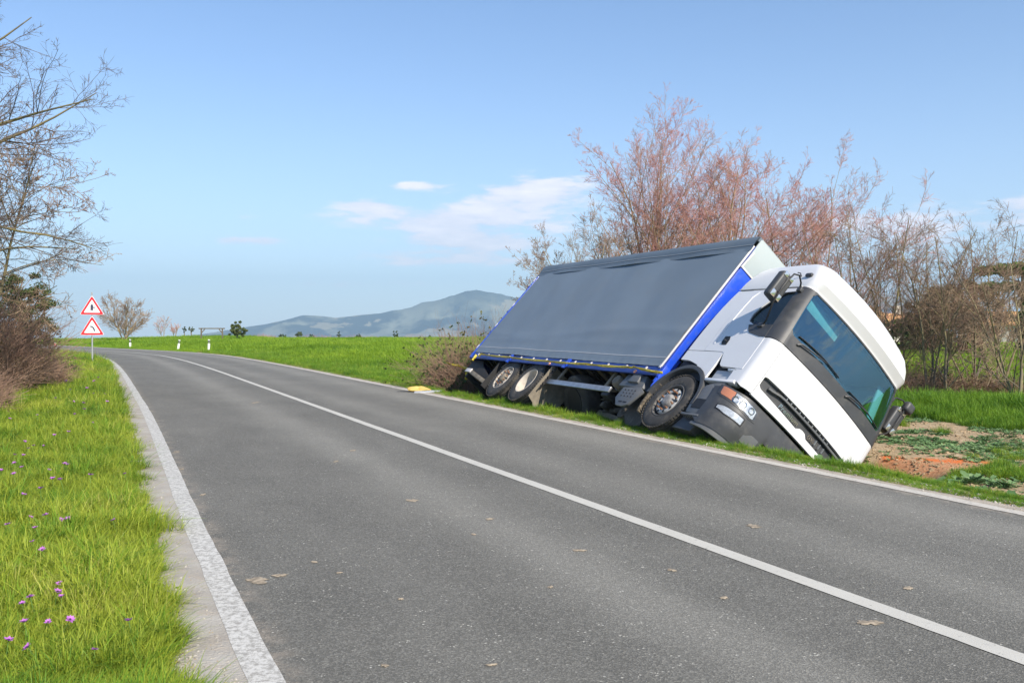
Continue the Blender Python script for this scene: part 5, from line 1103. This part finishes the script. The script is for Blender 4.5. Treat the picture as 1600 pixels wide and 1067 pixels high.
scatter('roadside_gravel', 'fine gravel and grit scattered along both road edges', np.stack([x, y, z + .002], 1), rots(rg, n, .5), (.35 + 1.0 * rg.random(n) ** 3) * (1 + D * .02), rg.integers(0, 3, n), tG, 'gravel'); print('gravel', n)

# ================================================================== FLOWERS in the left verge
def flower_mesh(seed):
    r_ = np.random.default_rng(seed); b = MB(); b.tube([(0, 0, -.02), (.004, .003, .05), (.006, .0, .095)], .0018, 4); b.cur = 1
    for k in range(9):
        a = 2 * math.pi * k / 9 + r_.normal(0, .1); e_ = r_.uniform(.25, .9); L_ = .024; w = .0075; d = Vector((math.cos(a), math.sin(a), 0)); s = Vector((-math.sin(a), math.cos(a), 0)); c = Vector((.006, 0, .095))
        b.add([c, c + d * L_ * .5 * math.cos(e_) - s * w + Vector((0, 0, L_ * .5 * math.sin(e_))), c + d * L_ * math.cos(e_ * .8) + Vector((0, 0, L_ * math.sin(e_ * .8))), c + d * L_ * .5 * math.cos(e_) + s * w + Vector((0, 0, L_ * .5 * math.sin(e_)))], [(0, 1, 2, 3)])
    b.cur = 2; b.lathe([(0, -.001), (.006, .002), (.005, .006), (0, .008)], 8, 'z', (.006, 0, .095)); return b
FL = [(96,939),(99,967),(83,965),(41,981),(57,977),(75,1006),(96,1007),(47,1022),(147,1055),(64,1055),(6,1054),(206,1010),(81,834),(90,836),(103,837),(65,855),(59,875),(77,886),(41,834),(105,834),(20,851),(181,834),(65,792),(100,773),(142,763),(99,743),(105,740),(40,748),(26,743),(23,729),(34,727),(51,711),(36,705),(45,716),(3,758),(26,768),(72,710),(89,695),(198,750),(68,752),(160,620),(166,633),(112,615),(110,633),(146,619),(128,640),(134,612),(150,600),(105,600),(88,630),(60,655),(13,660),(97,585),(155,592),(118,655),(104,690),(141,668),(30,800),(84,771),(130,650)]
protoF = None
for k, (pu, pv) in enumerate(FL):
    x, y, t = on_road(pu, pv + 12); 
    if protoF is None or k < 4:
        o = flower_mesh(k).build('wild_flower', ['stem_green', 'petal', 'petal_heart']); protoF = protoF or []; protoF.append(o)
    else: o = protoF[k % 4].copy(); COL.objects.link(o)
    sc_ = rng.uniform(.8, 1.15) * (1.0 + .05 * max(0, t - 5)); o.scale = (sc_,) * 3; o.location = (x, y, H(x, y) + .03); o.rotation_euler = (rng.normal(0, .25), rng.normal(0, .25), rng.uniform(0, 6))
    tag(o, 'small purple anemone flower open in the verge grass', 'flower', 'purple flowers in the left verge')

# ================================================================== TREES AND BUSHES
def at(px, d, z=None):
    """ground position in the direction of picture column px at distance d"""
    x = (px - 800) / 1400 * d; return (x, d, H(x, d) if z is None else z)
SP = lambda a=32, m1=9, m2=8, m3=7, m4=5, wig=.09, up=.06: [dict(m=m1, lr=.62, ang=a, t0=.12, k=7, rr=.55, wig=.08, up=up), dict(m=m2, lr=.45, ang=a + 4, t0=.15, k=5, rr=.5, wig=wig, up=up), dict(m=m3, lr=.5, ang=a + 8, t0=.1, k=3, rr=.6, wig=wig, up=up), dict(m=m4, lr=.55, ang=38, t0=.1, k=2, rr=.7, wig=wig, up=.02)]
GR = 'bare trees behind the truck'
tree('bare_tree', 'tallest bare tree with reddish twigs rising behind the middle of the truck', 'tree', at(1030, 33), SP(32, 15, 10, 6, 4), ('bark_tan', 'twig_pink'), GR, 101, 3, 8.0, .075, .12)
tree('bare_tree', 'second tallest bare reddish tree, just left of the cab roof', 'tree', at(1112, 34), SP(32, 14, 10, 6, 4), ('bark_tan', 'twig_pink'), GR, 102, 3, 7.4, .075, .17)
tree('bare_tree', 'pale tan bare tree leaning out low over the rear of the truck body', 'tree', at(940, 33), SP(36, 10, 9, 5, 3), ('bark_tan', 'twig_tan'), GR, 103, 5, 5.2, .055, .40)
tree('bare_tree', 'wide low bare tree behind the back end of the truck', 'tree', at(895, 36), SP(36, 10, 9, 5, 4), ('bark_tan', 'twig_tan'), GR, 104, 5, 4.6, .05, .5)
tree('bare_tree', 'dense pink twigged bare tree behind the cab fairing', 'tree', at(1195, 36), SP(36, 11, 9, 6, 4), ('bark_tan', 'twig_pink'), GR, 105, 3, 7.2, .065, .25)
tree('bare_tree', 'pink twigged bare tree right of the cab roof', 'tree', at(1275, 36), SP(34, 11, 9, 6, 4), ('bark_tan', 'twig_pink'), GR, 106, 3, 7.4, .065, .18)
tree('bare_tree', 'low pinkish bare tree between the two tall ones', 'tree', at(1060, 38), SP(36, 10, 9, 5, 3), ('bark_tan', 'twig_pink'), GR, 115, 4, 6.6, .06, .35)
tree('bare_tree', 'low reddish bare tree filling the gap above the truck body front', 'tree', at(1150, 39), SP(36, 10, 9, 5, 3), ('bark_tan', 'twig_pink'), GR, 116, 4, 6.6, .06, .3)
GT = 'thin bare trees on the grass bank'
for k, (px, d, h, st, sp, lb, mt) in enumerate((
    (1362, 27, 5.6, 2, .12, 'thin dark stemmed bare tree nearest the right side of the cab', 'twig_brown'),
    (1402, 27, 5.2, 2, .16, 'thin bare tree second to the right from the cab', 'twig_brown'),
    (1452, 26, 5.2, 2, .16, 'straight twin stemmed bare tree before the brown thicket', 'twig_tan'),
    (1478, 25.5, 4.8, 1, .1, 'crooked bare tree with yellowish lichen stem', 'twig_tan'),
    (1520, 27, 5.0, 2, .18, 'bare brown tree left of the pines', 'twig_brown'),
    (1590, 24, 4.3, 3, .3, 'pale stemmed low bare tree at the right edge', 'twig_tan'),
    (1330, 31, 6.0, 2, .15, 'bare tree half hidden behind the cab roof edge', 'twig_pink'),
    (1560, 29, 5.2, 2, .2, 'spindly bare tree in front of the pines', 'twig_brown'))):
    tree('bare_tree', lb, 'tree', at(px, d), [dict(m=12, lr=.5, ang=42, t0=.08, k=6, rr=.5, wig=.09, up=.04), dict(m=8, lr=.5, ang=40, t0=.1, k=5, rr=.5, wig=.12, up=.03), dict(m=6, lr=.5, ang=42, t0=.1, k=3, rr=.6, wig=.12, up=.02)], ('bark_grey', mt), GT, 120 + k, st + 1, h, .045, sp + .08)
# undergrowth of thin canes round the stems
def canes(name, label, cat, loc, n, rad, h, mt, seed, flat=1.0, arch=.6, r=.006, leaves=0, leafm='bramble_leaf', lsize=.03, group=None, core=0, up=.9):
    rg = np.random.default_rng(seed); root = empty(name, loc); tag(root, label, cat, group)
    a = rg.uniform(0, 6.283, n); q = rad * np.sqrt(rg.random(n)) * .8; P0 = np.stack([np.cos(a) * q, np.sin(a) * q * flat, np.full(n, -.05)], 1)
    oa = a + rg.normal(0, .9, n); D = np.stack([np.cos(oa) * arch * rg.random(n), np.sin(oa) * arch * rg.random(n), np.full(n, up)], 1)
    edge = 1 - .55 * (q / (rad * .8)) ** 2; L_ = h * rg.uniform(.6, 1.25, n) * edge
    P, R = grow_level(rg, P0, D, L_, np.full(n, r), np.full(n, r * .4), 5, .15, -.09 * arch)
    P[:, :, 2] = np.maximum(P[:, :, 2], .02 - .07); lv = [(P, R)]
    p0, d0, L2, r2_ = children(rg, P, R, L_, 4, .2, 1, 38, .38, .7); P2, R2 = grow_level(rg, p0, d0, L2, r2_, r2_ * .5, 3, .16, -.03); lv.append((P2, R2))
    V, F = tubes_from_lines(lv, 3); np_mesh('stems', V, F, mt, parent=root)
    if leaves:
        tips = np.concatenate([P[:, 2:].reshape(-1, 3), P2[:, 1:].reshape(-1, 3)]); c = tips[rg.integers(0, len(tips), leaves)]; V, F, T = leaf_cloud(rg, c, np.full(leaves, .05), 3, lsize, 1, .2); np_mesh('leaves', V, F, leafm, tone=T, parent=root)
    return root
for k, (px, d, w, h, lb) in enumerate(((1440, 26, 1.3, 1.1, 'low brown cane thicket right beside the cab'), (1500, 26.5, 1.6, 1.2, 'brown cane thicket under the straight bare trees'), (1565, 26, 1.4, 1.0, 'brown cane thicket near the right edge of the field'), (1400, 29, 1.6, 1.5, 'dead brush tangle behind the cab corner'))):
    canes('brush_thicket', lb, 'bush', at(px, d), 600, w, h * .85, 'twig_brown', 140 + k, .6, .7, .005, 300, 'brown_leaf', .03, 'brush under the thin trees')
# evergreens and brown thickets at the right
def crown_tree(name, label, cat, loc, h, crown_c, crown_r, nblob, n, size, leafm, seed, squash=.7, r=.15, bark='bark_grey', flat_top=False, group=None, limbs=7):
    rg = np.random.default_rng(seed); root = empty(name, loc); tag(root, label, cat, group)
    C = norm(rg.normal(0, 1, (nblob, 3))) * (rg.random(nblob) ** .4)[:, None] * np.array(crown_r); 
    if flat_top: C[:, 2] = np.abs(C[:, 2]) * .5
    C = C + np.array(crown_c); Rr = rg.uniform(.16, .34, nblob) * min(crown_r[0], crown_r[1] if crown_r[1] else 1)
    V, F, T = leaf_cloud(rg, C, Rr * rg.uniform(.6, 1.1, nblob), n, size, squash, .15); np_mesh('crown', V, F, leafm, tone=T, parent=root)
    P = np.zeros((1, 8, 3)); t = np.linspace(0, 1, 8); P[0, :, 2] = t * (crown_c[2] + .2 * crown_r[2]) - .2; P[0, :, 0] = crown_c[0] * t + .05 * np.sin(t * 5); P[0, :, 1] = crown_c[1] * t
    R = (r * (1.2 - .8 * t))[None]; ends = C[rg.integers(0, nblob, limbs)]; st = P[0, rg.integers(3, 7, limbs)]; PL = st[:, None] + (ends - st)[:, None] * np.linspace(0, 1, 5)[None, :, None]; PL[:, 1:-1] += rg.normal(0, .05, (limbs, 3, 3)); RL = np.tile(r * .4 * (1 - .7 * np.linspace(0, 1, 5)), (limbs, 1))
    V1, F1 = tubes_from_lines([(P, R)], 8); V2, F2 = tubes_from_lines([(PL, RL)], 5); np_mesh('trunk', np.vstack([V1, V2]), np.vstack([F1, F2 + len(V1)]), bark, smooth=True, parent=root); return root
crown_tree('umbrella_pine', 'green umbrella pine crown at the right edge of the picture', 'pine tree', at(1598, 62), 5, (0, 0, 5.6), (2.9, 2.4, 1.0), 110, 420, .07, 'pine_green', 201, .5, .2, flat_top=True)
crown_tree('umbrella_pine', 'smaller umbrella pine peeping left of the larger pine', 'pine tree', at(1555, 66), 5, (.3, 0, 4.6), (1.7, 1.6, .9), 50, 350, .08, 'pine_green', 202, .5, .16, flat_top=True)
crown_tree('dark_conifer', 'dark evergreen column below the pines at the right edge', 'tree', at(1602, 58), 4, (0, 0, 2.4), (.9, .9, 2.4), 50, 300, .08, 'pine_leaf', 203, .8)
crown_tree('brown_thicket', 'large rust brown thicket tree in front of the pines', 'tree', at(1500, 48), 4, (0, 0, 2.1), (2.2, 1.6, 2.1), 120, 300, .06, 'brown_leaf', 204, .9)
crown_tree('brown_thicket', 'rust brown thicket tree left of the larger one, near the orange roof', 'tree', at(1435, 50), 4, (0, 0, 1.5), (1.3, 1.2, 1.5), 50, 300, .07, 'brown_leaf', 205, .9)
crown_tree('olive_bush', 'olive brown bush behind the roof edge of the cab', 'bush', at(1395, 48), 3, (0, 0, 1.0), (1.6, 1.2, 1.0), 40, 260, .06, 'bramble_leaf', 206, .9)
# bramble behind the truck
canes('bramble_bush', 'tangled dry bramble bush at the tail of the truck', 'bush', (-.75, 23.7, H(-.75, 23.7)), 1500, 1.45, 2.3, 'twig_brown', 301, .8, .75, .006, 1800, 'bramble_leaf', .035)
canes('bramble_bush', 'low dry bramble spilling left of the truck tail', 'bush', (-1.75, 24.6, H(-1.75, 24.6)), 600, .8, 1.05, 'twig_brown', 302, .8, 1.0, .005, 500, 'bramble_leaf', .03)
# ---- left: shrubs and trees
canes('brown_shrub', 'large leafless brown shrub mass on the left roadside', 'shrub', (-12.6, 20.2, 0), 2600, 1.9, 2.7, 'twig_brown', 311, 1.0, .75, .0085, 500, 'brown_leaf', .03)
canes('brown_shrub', 'low brown shrub in front at the left edge of the picture', 'shrub', (-9.75, 15.6, 0), 1300, .85, 1.15, 'twig_brown', 312, 1.0, .9, .006, 200, 'brown_leaf', .02)
canes('brown_shrub', 'small brown shrub tuft at the right end of the mass', 'shrub', (-12.3, 22.8, 0), 1100, .9, 1.15, 'twig_brown', 313, 1.0, .9, .006, 250, 'brown_leaf', .02)
canes('brown_shrub', 'greenish weedy shrub beside the sign verge', 'shrub', (-14.6, 28.5, 0), 350, .8, .6, 'twig_brown', 314, 1.0, .9, .005, 900, 'bramble_leaf', .03)
crown_tree('dark_conifer', 'dark olive evergreen behind the brown shrubs', 'tree', at(34, 33), 4, (0, 0, 2.1), (1.25, 1.2, 1.6), 110, 230, .035, 'pine_leaf', 321, .6)
# tall lichen limbed tree whose trunk stands outside the left edge
def big_left():
    rg = np.random.default_rng(331); root = empty('bare_tree', (-12.5, 16.5, 0)); tag(root, 'large bare tree reaching lichen covered branches in from the left edge', 'tree')
    P, R = grow_level(rg, np.array([[0, 0, -.2]]), np.array([[.05, 0, 1.]]), np.array([9.5]), np.array([.26]), np.array([.06]), 12, .05, .02)
    zs_ = [2.6, 3.0, 3.5, 3.9, 4.4, 5.0, 5.6, 6.3, 7.0, 3.3, 5.2, 7.6, 6.0, 4.2]; dirs = [(1, -.1, .25), (1, .2, .5), (1, -.25, .35), (.9, .25, .6), (1, 0, .45), (1, -.1, .7), (.9, .3, .8), (.8, -.1, .9), (.7, .2, 1.1), (-1, .2, .5), (-.8, -.4, .6), (.4, .1, 1.3), (-.3, 1, .6), (.2, 1, .5)]; Ls = [4.0, 4.4, 4.3, 4.6, 4.9, 4.6, 4.2, 4.0, 3.6, 3.5, 3.5, 3.0, 3.2, 3.2]
    P0 = np.array([[np.interp(z, P[0, :, 2], P[0, :, 0]), np.interp(z, P[0, :, 2], P[0, :, 1]), z] for z in zs_]); L1 = np.array(Ls) * np.where(np.array(zs_) > 4.9, .76, 1.0)
    P1, R1 = grow_level(rg, P0, np.array(dirs, float), L1, np.full(len(zs_), .055), np.full(len(zs_), .009), 10, .09, -.012)
    lv = [(P1, R1)]; A, B_, C_ = P1, R1, L1
    for q in (dict(m=16, lr=.42, ang=40, t0=.15, t1=.98, k=6, rr=.45, wig=.13, up=.02), dict(m=8, lr=.42, ang=42, t0=.1, t1=1, k=5, rr=.55, wig=.15, up=.02), dict(m=5, lr=.5, ang=45, t0=.1, t1=1, k=3, rr=.65, wig=.15, up=.01)):
        p0, d0, L2, r2_ = children(rg, A, B_, C_, q['m'], q['t0'], q['t1'], q['ang'], q['lr'], q['rr']); r2_ = np.maximum(r2_, .0035); A, B_ = grow_level(rg, p0, d0, L2, r2_, np.maximum(r2_ * .4, .002), q['k'], q['wig'], q['up']); C_ = L2; lv.append((A, B_))
    V, F = tubes_from_lines([(P, R)], 8); V2, F2 = tubes_from_lines(lv[:1], 6); np_mesh('trunk', np.vstack([V, V2]), np.vstack([F, F2 + len(V)]), 'lichen_bark', smooth=True, parent=root)
    V, F = tubes_from_lines(lv[1:], 3); np_mesh('crown', V, F, 'twig_dark', parent=root)
big_left()
tree('bare_tree', 'smaller bare tree with fine tan twigs over the brown shrubs', 'tree', (-11.9, 18.6, 0), [dict(m=24, lr=.5, ang=48, t0=.35, k=6, rr=.5, wig=.1, up=.0), dict(m=9, lr=.45, ang=40, t0=.1, k=6, rr=.5, wig=.14, up=.0), dict(m=6, lr=.5, ang=44, t0=.1, k=3, rr=.6, wig=.15, up=0), dict(m=3, lr=.5, ang=44, t0=.1, k=2, rr=.6, wig=.15, up=0)], ('bark_grey', 'twig_tan'), None, 341, 4, 5.3, .06, .36)
# ---- far side of the bend: willow, evergreen, frame
tree('bare_tree', 'lone pale yellow bare tree on the far field edge beyond the sign', 'tree', at(194, 101), [dict(m=15, lr=.62, ang=44, t0=.05, k=5, rr=.6, wig=.08, up=.03), dict(m=9, lr=.5, ang=34, t0=.15, k=4, rr=.55, wig=.1, up=.04), dict(m=5, lr=.5, ang=38, t0=.1, k=3, rr=.6, wig=.1, up=.03)], ('far_bark', 'far_twig') if False else ('bark_tan', 'twig_tan'), None, 351, 5, 4.5, .09, .42, minr=.012, sides=(6, 4, 3))
crown_tree('round_conifer', 'round brownish green evergreen right of the timber frame', 'tree', at(370, 104), 2, (0, 0, 1.0), (1.05, 1.05, 1.15), 40, 200, .06, 'pine_leaf', 361, .8, .1)
fr_c = at(331, 100); o = empty('timber_frame', fr_c); tag(o, 'weathered timber gate frame standing on the far field edge', 'frame')
for sx_ in (-1, 1):
    b = MB(); b.box((sx_ * 1.18, 0, .55), (.13, .13, 1.5)); b.build('post', 'old_wood', o, bevel=.01)
    b = MB(); b.beam((sx_ * 1.12, 0, .85), (sx_ * .8, 0, 1.22), .09, .09); b.build('brace', 'old_wood', o)
b = MB(); b.box((0, 0, 1.30), (2.9, .16, .12)); b.build('beam', 'old_wood', o, bevel=.01)
# ---- small things along the horizon
hor = [(254, 150, 1.9, 1.4, 'twig', 'small leafless bush on the skyline right of the lone bare tree'), (273, 150, .9, .6, 'twig', 'tiny leafless sprig on the skyline'), (288, 160, .7, .8, 'dark', 'small dark shrub left of the timber frame'), (299, 165, .9, 1.0, 'dark', 'small round dark shrub beside the timber frame'),
       (465, 330, 2.6, 3.4, 'dark', 'olive shrub on the skyline below the left hill'), (486, 420, 2.0, 2.8, 'dark', 'small dark shrub on the skyline below the left hill'), (442, 300, 1.4, 2.6, 'dark', 'flat dark shrub right of the round evergreen'), (529, 380, 3.0, 2.2, 'dark', 'upright dark shrub on the skyline left of the middle'),
       (618, 300, 2.6, 2.2, 'dark', 'dark little tree alone on the skyline under the hill'), (560, 380, 1.8, 3.0, 'dark', 'low olive shrub on the skyline'), (672, 380, 1.4, 1.4, 'dark', 'tiny dark bush nearest the bramble on the skyline')]
for k, (px, d, h, w, ty, lb) in enumerate(hor):
    x = (px - 800) / 1400 * d; row = np.interp(px, [240, 300, 345, 430, 800], [520, 520, 521.5, 529.5, 530.5]); zb = 1.55 - (row - 512) * d / 1400
    zz = min(H(x, d), zb); h = h + .35; hh_ = h + (zb - zz)
    if ty == 'dark': crown_tree('distant_shrub', lb, 'shrub', (x, d, zz), hh_, (0, 0, hh_ - h * .45), (w / 2, w / 2, h * .5), 14, 120, .09 * d / 200, 'pine_leaf', 400 + k, .9, .1, limbs=3)
    else: tree('distant_shrub', lb, 'shrub', (x, d, zz), [dict(m=8, lr=.6, ang=30, k=4), dict(m=6, lr=.5, ang=35, k=3)], ('bark_tan', 'twig_pink'), None, 400 + k, 4, hh_, .05, .3, minr=.02)
for k, (px, d, w, h) in enumerate(((495, 420, 34, 2.4), (560, 420, 30, 2.2), (640, 450, 30, 2.0), (410, 330, 14, 1.6), (700, 440, 16, 2.2))):
    x = (px - 800) / 1400 * d; row = np.interp(px, [345, 430, 800], [523, 529.5, 530.5]); zb = 1.55 - (row - 512) * d / 1400
    canes('distant_hedge', ['pinkish leafless hedge line under the left hill', 'pinkish leafless hedge line under the middle hill', 'faint leafless hedge line under the summit', 'short leafless hedge by the round evergreen', 'leafless scrub on the skyline by the bramble'][k], 'hedge', (x, d, zb - .8), 260, w / 2, h + .8, 'twig_pink', 430 + k, .1, .5, .05)
# ---- houses in the trees at the right
def house(px, d, w, dep, h, rot, label, chim=True):
    x, y, z = at(px, d); o = empty('house', (x, y, z), R_(rot)); tag(o, label, 'house')
    b = MB(); b.box((0, 0, h / 2 - .2), (w, dep, h + .4)); b.build('wall', 'house_wall', o)
    b = MB(); b.prism([(-dep / 2 - .4, h - .05), (0, h + dep * .22), (dep / 2 + .4, h - .05), (dep / 2 + .4, h - .25), (0, h + dep * .22 - .22), (-dep / 2 - .4, h - .25)], -w / 2 - .3, w / 2 + .3, 'x'); rf_ = b.build('roof', 'roof_tiles', o)
    b = MB(); b.prism([(-dep / 2, h), (dep / 2, h), (0, h + dep * .20)], -w / 2 + .01, w / 2 - .01, 'x'); b.build('gable', 'house_wall', o)
    if chim: b = MB(); b.box((w * .2, 0, h + dep * .22 + .3), (.7, .7, 1.0)); b.build('chimney', 'house_wall', rf_, bevel=.03)
    for wx in np.arange(-w / 2 + 1.2, w / 2 - .8, 2.4):
        for wz in ((1.4,) if h < 4 else (1.4, 4.0)):
            b = MB(); b.box((wx, -dep / 2 - .02, wz), (.9, .08, 1.2)); wi = b.build('window', 'shutter', o); b = MB(); b.box((wx, -dep / 2 - .07, wz - .68), (1.1, .12, .08)); b.build('sill', 'house_wall', wi)
    return o
house(1598, 112, 9, 7, 2.6, -28, 'white farmhouse with tiled roof under the pines at the right edge')
house(1336, 118, 4.5, 5, 3.6, 20, 'house with an orange tiled roof behind the trees right of the cab')
house(1385, 96, 6, 5, 2.2, 10, 'low pale farm building between the thin bare trees')

# ================================================================== ROADSIDE THINGS
# sign with two warning triangles
sg_o = empty('road_sign', (-17.15, 36.6, H(-17.15, 36.6)), R_(25)); tag(sg_o, 'galvanised post carrying two red bordered warning triangles on the left verge', 'road sign')
b = MB(); b.tube([(0, .03, -.3), (0, .03, 2.95)], .032, 12); b.build('post', 'galvanised', sg_o, smooth=True)
def rtri(S, r, n=5):
    P = []; h = S * math.sqrt(3) / 2
    for k, (cx, cz) in enumerate(((-S / 2, 0), (S / 2, 0), (0, h))):
        iv = Vector((-cx, h / 3 - cz)).normalized(); c = Vector((cx, cz)) + iv * r * 2; a0 = math.atan2(-iv.y, -iv.x)
        for t in np.linspace(-R_(60), R_(60), n): P.append((c.x + r * math.cos(a0 + t), c.y + r * math.sin(a0 + t)))
    return P
def triangle(zb, kind):
    S = .92; b = MB(); b.prism([(x, z + zb) for x, z in rtri(S, .04)], -.004, .012); p = b.build('triangle_sign', 'sign_white', sg_o, bevel=.002)
    b = MB(); b.prism([(x, z + zb + .011) for x, z in rtri(S - .04, .036)], -.007, -.0045); b.build('red_border', 'sign_red', p)
    b = MB(); b.prism([(x, z + zb + .085) for x, z in rtri(S - .30, .02)], -.010, -.0075); b.build('white_field', 'sign_white', p)
    b = MB()
    if kind == 'junction':
        b.prism([(-.055, zb + .16), (0, zb + .185), (.045, zb + .16), (.045, zb + .275), (.13, zb + .275), (.13, zb + .315), (.045, zb + .315), (.045, zb + .39), (0, zb + .435), (-.055, zb + .39)], -.013, -.0105)
    else:
        c = (-.06, zb + .16); A = [(c[0] + .17 * math.cos(t), c[1] + .22 * math.sin(t)) for t in np.linspace(R_(0), R_(95), 12)]; B2 = [(c[0] + .115 * math.cos(t), c[1] + .165 * math.sin(t)) for t in np.linspace(R_(95), R_(0), 12)]; b.prism(A + B2, -.013, -.0105)
    b.build('pictogram', 'sign_ink', p); b = MB(); b.box((0, .022, zb + .2), (.2, .03, .05)); b.box((0, .022, zb + .5), (.14, .03, .05)); b.build('clamp', 'galvanised', p)
triangle(2.03, 'junction'); triangle(1.20, 'bend')
# delineator posts
for k, (px, pv, h, tilt, lb, cap) in enumerate(((203.5, 543, .78, 0, 'white marker post on the far side of the bend, leftmost of the three', 'post_black'), (277.5, 546.5, .84, 9, 'leaning white marker post on the far side of the bend, middle of the three', 'post_black'), (326, 548, .86, 2, 'white marker post on the far side of the bend, rightmost of the three', 'post_black'), (86.5, 547, .62, 0, 'white marker post with red top on the near left verge of the bend', 'post_red'))):
    x, y, t = on_road(px, pv); o = empty('marker_post', (x, y, H(x, y) - .05), R_(20)); o.rotation_euler = (0, R_(tilt), R_(20)); tag(o, lb, 'marker post', 'roadside marker posts')
    b = MB(); b.prism([(-.07, 0), (.07, 0), (.07, h - .24), (-.07, h - .24)], -.05, .05); b.build('post', 'post_white', o, bevel=.01)
    b = MB(); b.prism([(-.07, h - .20), (.07, h - .20), (.07, h - .08), (-.07, h - .05)], -.051, .051); b.build('band', cap, o, bevel=.01)
    b = MB(); b.prism([(-.07, h - .04), (.07, h - .04), (.07, h), (-.07, h + .03)], -.05, .05); b.build('cap', 'post_white', o, bevel=.01)
    b = MB(); b.box((0, -.055, h - .14), (.04, .008, .08)); b.build('reflector', 'galvanised', o)
# yellow bag and grey board at the road edge
gx0, gy0, _ = on_road(668, 613); ox, oy, _ = on_road(654, 612)
b = MB(); n = 22; V = []
rgb = np.random.default_rng(3)
for i, (rr, zz) in enumerate(((.0, .0), (.26, .0), (.31, .03), (.29, .075), (.20, .115), (.08, .13), (0, .125))):
    for k in range(n):
        a = 2 * math.pi * k / n; w = 1 + .22 * math.sin(3 * a + i) + .16 * rgb.random(); V.append((rr * w * math.cos(a) * 1.05, rr * w * math.sin(a) * .55, zz * (1 + .5 * math.sin(2 * a + 1)) + .015 * rgb.random() * (i > 1)))
F = [(i * n + k, i * n + (k + 1) % n, (i + 1) * n + (k + 1) % n, (i + 1) * n + k) for i in range(6) for k in range(n)]; b.add(V, F); bag = b.build('crumpled_bag', 'bag_yellow', None, smooth=True, angle=30); bag.scale = (.75, .8, .62); bag.location = (ox, oy, .012); tag(bag, 'crumpled yellow sack lying on the road edge behind the truck', 'sack')
b = MB(); b.prism([(-.33, -.16), (-.1, -.20), (.34, -.10), (.36, .06), (.05, .20), (-.30, .14)], 0, .022, 'z'); o = b.build('flat_board', 'board_grey', None, bevel=.004); o.location = (gx0, gy0, .012); o.rotation_euler = (R_(2), R_(-2), R_(10)); tag(o, 'grey board lying flat on the road edge beside the yellow sack', 'board')
b = MB(); b.prism([(-.30, -.08), (.2, -.10), (.28, .05), (-.25, .09)], 0, .012, 'z'); o = b.build('flat_board', 'black', None, bevel=.003); o.location = (ox - .22, oy + .05, .0); o.rotation_euler = (0, R_(-1), R_(-8)); tag(o, 'thin dark sheet under the left side of the yellow sack', 'sheet')
# barrier tape: along the truck body and at the bramble
def ribbon(pts, w, m, name, tw_=0.6, sag=0):
    P = [Vector(p) for p in pts]; Q = []
    for i in range(len(P) - 1):
        for t in np.linspace(0, 1, 9)[:-1]: Q.append(P[i].lerp(P[i + 1], t) + Vector((0, 0, -sag * 4 * t * (1 - t))))
    Q.append(P[-1]); V = []; F = []
    for i, p in enumerate(Q):
        d = (Q[min(i + 1, len(Q) - 1)] - Q[max(i - 1, 0)]).normalized(); u_ = Vector((0, 0, 1)); u_ = (u_ - d * u_.dot(d)).normalized(); s = d.cross(u_); a = tw_ * math.sin(i * .8) + .4 * math.sin(i * 2.1); v = u_ * math.cos(a) + s * math.sin(a); V += [p + v * w / 2, p - v * w / 2]
    F = [(2 * i, 2 * i + 1, 2 * i + 3, 2 * i + 2) for i in range(len(Q) - 1)]; b = MB(); b.add(V, F); o = b.build(name, m, None, smooth=True, angle=80)
    md = o.modifiers.new('thickness', 'SOLIDIFY'); md.thickness = .002; return o
o = ribbon([tw(-8.30, -1.30, .93), tw(-8.25, -1.31, 1.0), tw(-6.6, -1.31, .975), tw(-4.6, -1.31, .955), tw(-3.0, -1.31, .965), tw(-1.55, -1.31, .975), tw(-1.40, -1.31, .99), tw(-.55, -1.27, .95)], .042, 'tape_yellow', 'barrier_tape', .5, .012); tag(o, 'yellow barrier tape strung along the lower rail of the truck body', 'tape')
o = ribbon([tw(-8.42, -1.32, .95), tw(-8.40, -1.32, .78)], .06, 'tape_yellow', 'barrier_tape', .3); tag(o, 'short yellow tape end dangling from the rear corner of the body', 'tape')
o = ribbon([(-1.75, 23.2, .68), (-1.35, 22.6, .60), (-1.02, 21.7, .58)], .06, 'tape_yellow', 'barrier_tape', .8, .03); tag(o, 'yellow and white tape stretched from the bramble to the truck tail', 'tape')
o = ribbon([(-1.10, 21.85, .55), (-1.12, 21.85, .28)], .07, 'tape_yellow', 'barrier_tape', .4); tag(o, 'yellow tape hanging straight down in front of the bramble', 'tape')
_tr = sum(sum(len(p.vertices) - 2 for p in o.data.polygons) for o in scene.objects if o.type == "MESH" and o.name.startswith(("crown","trunk","stems","leaves","ground")))
print("TRI", _tr)
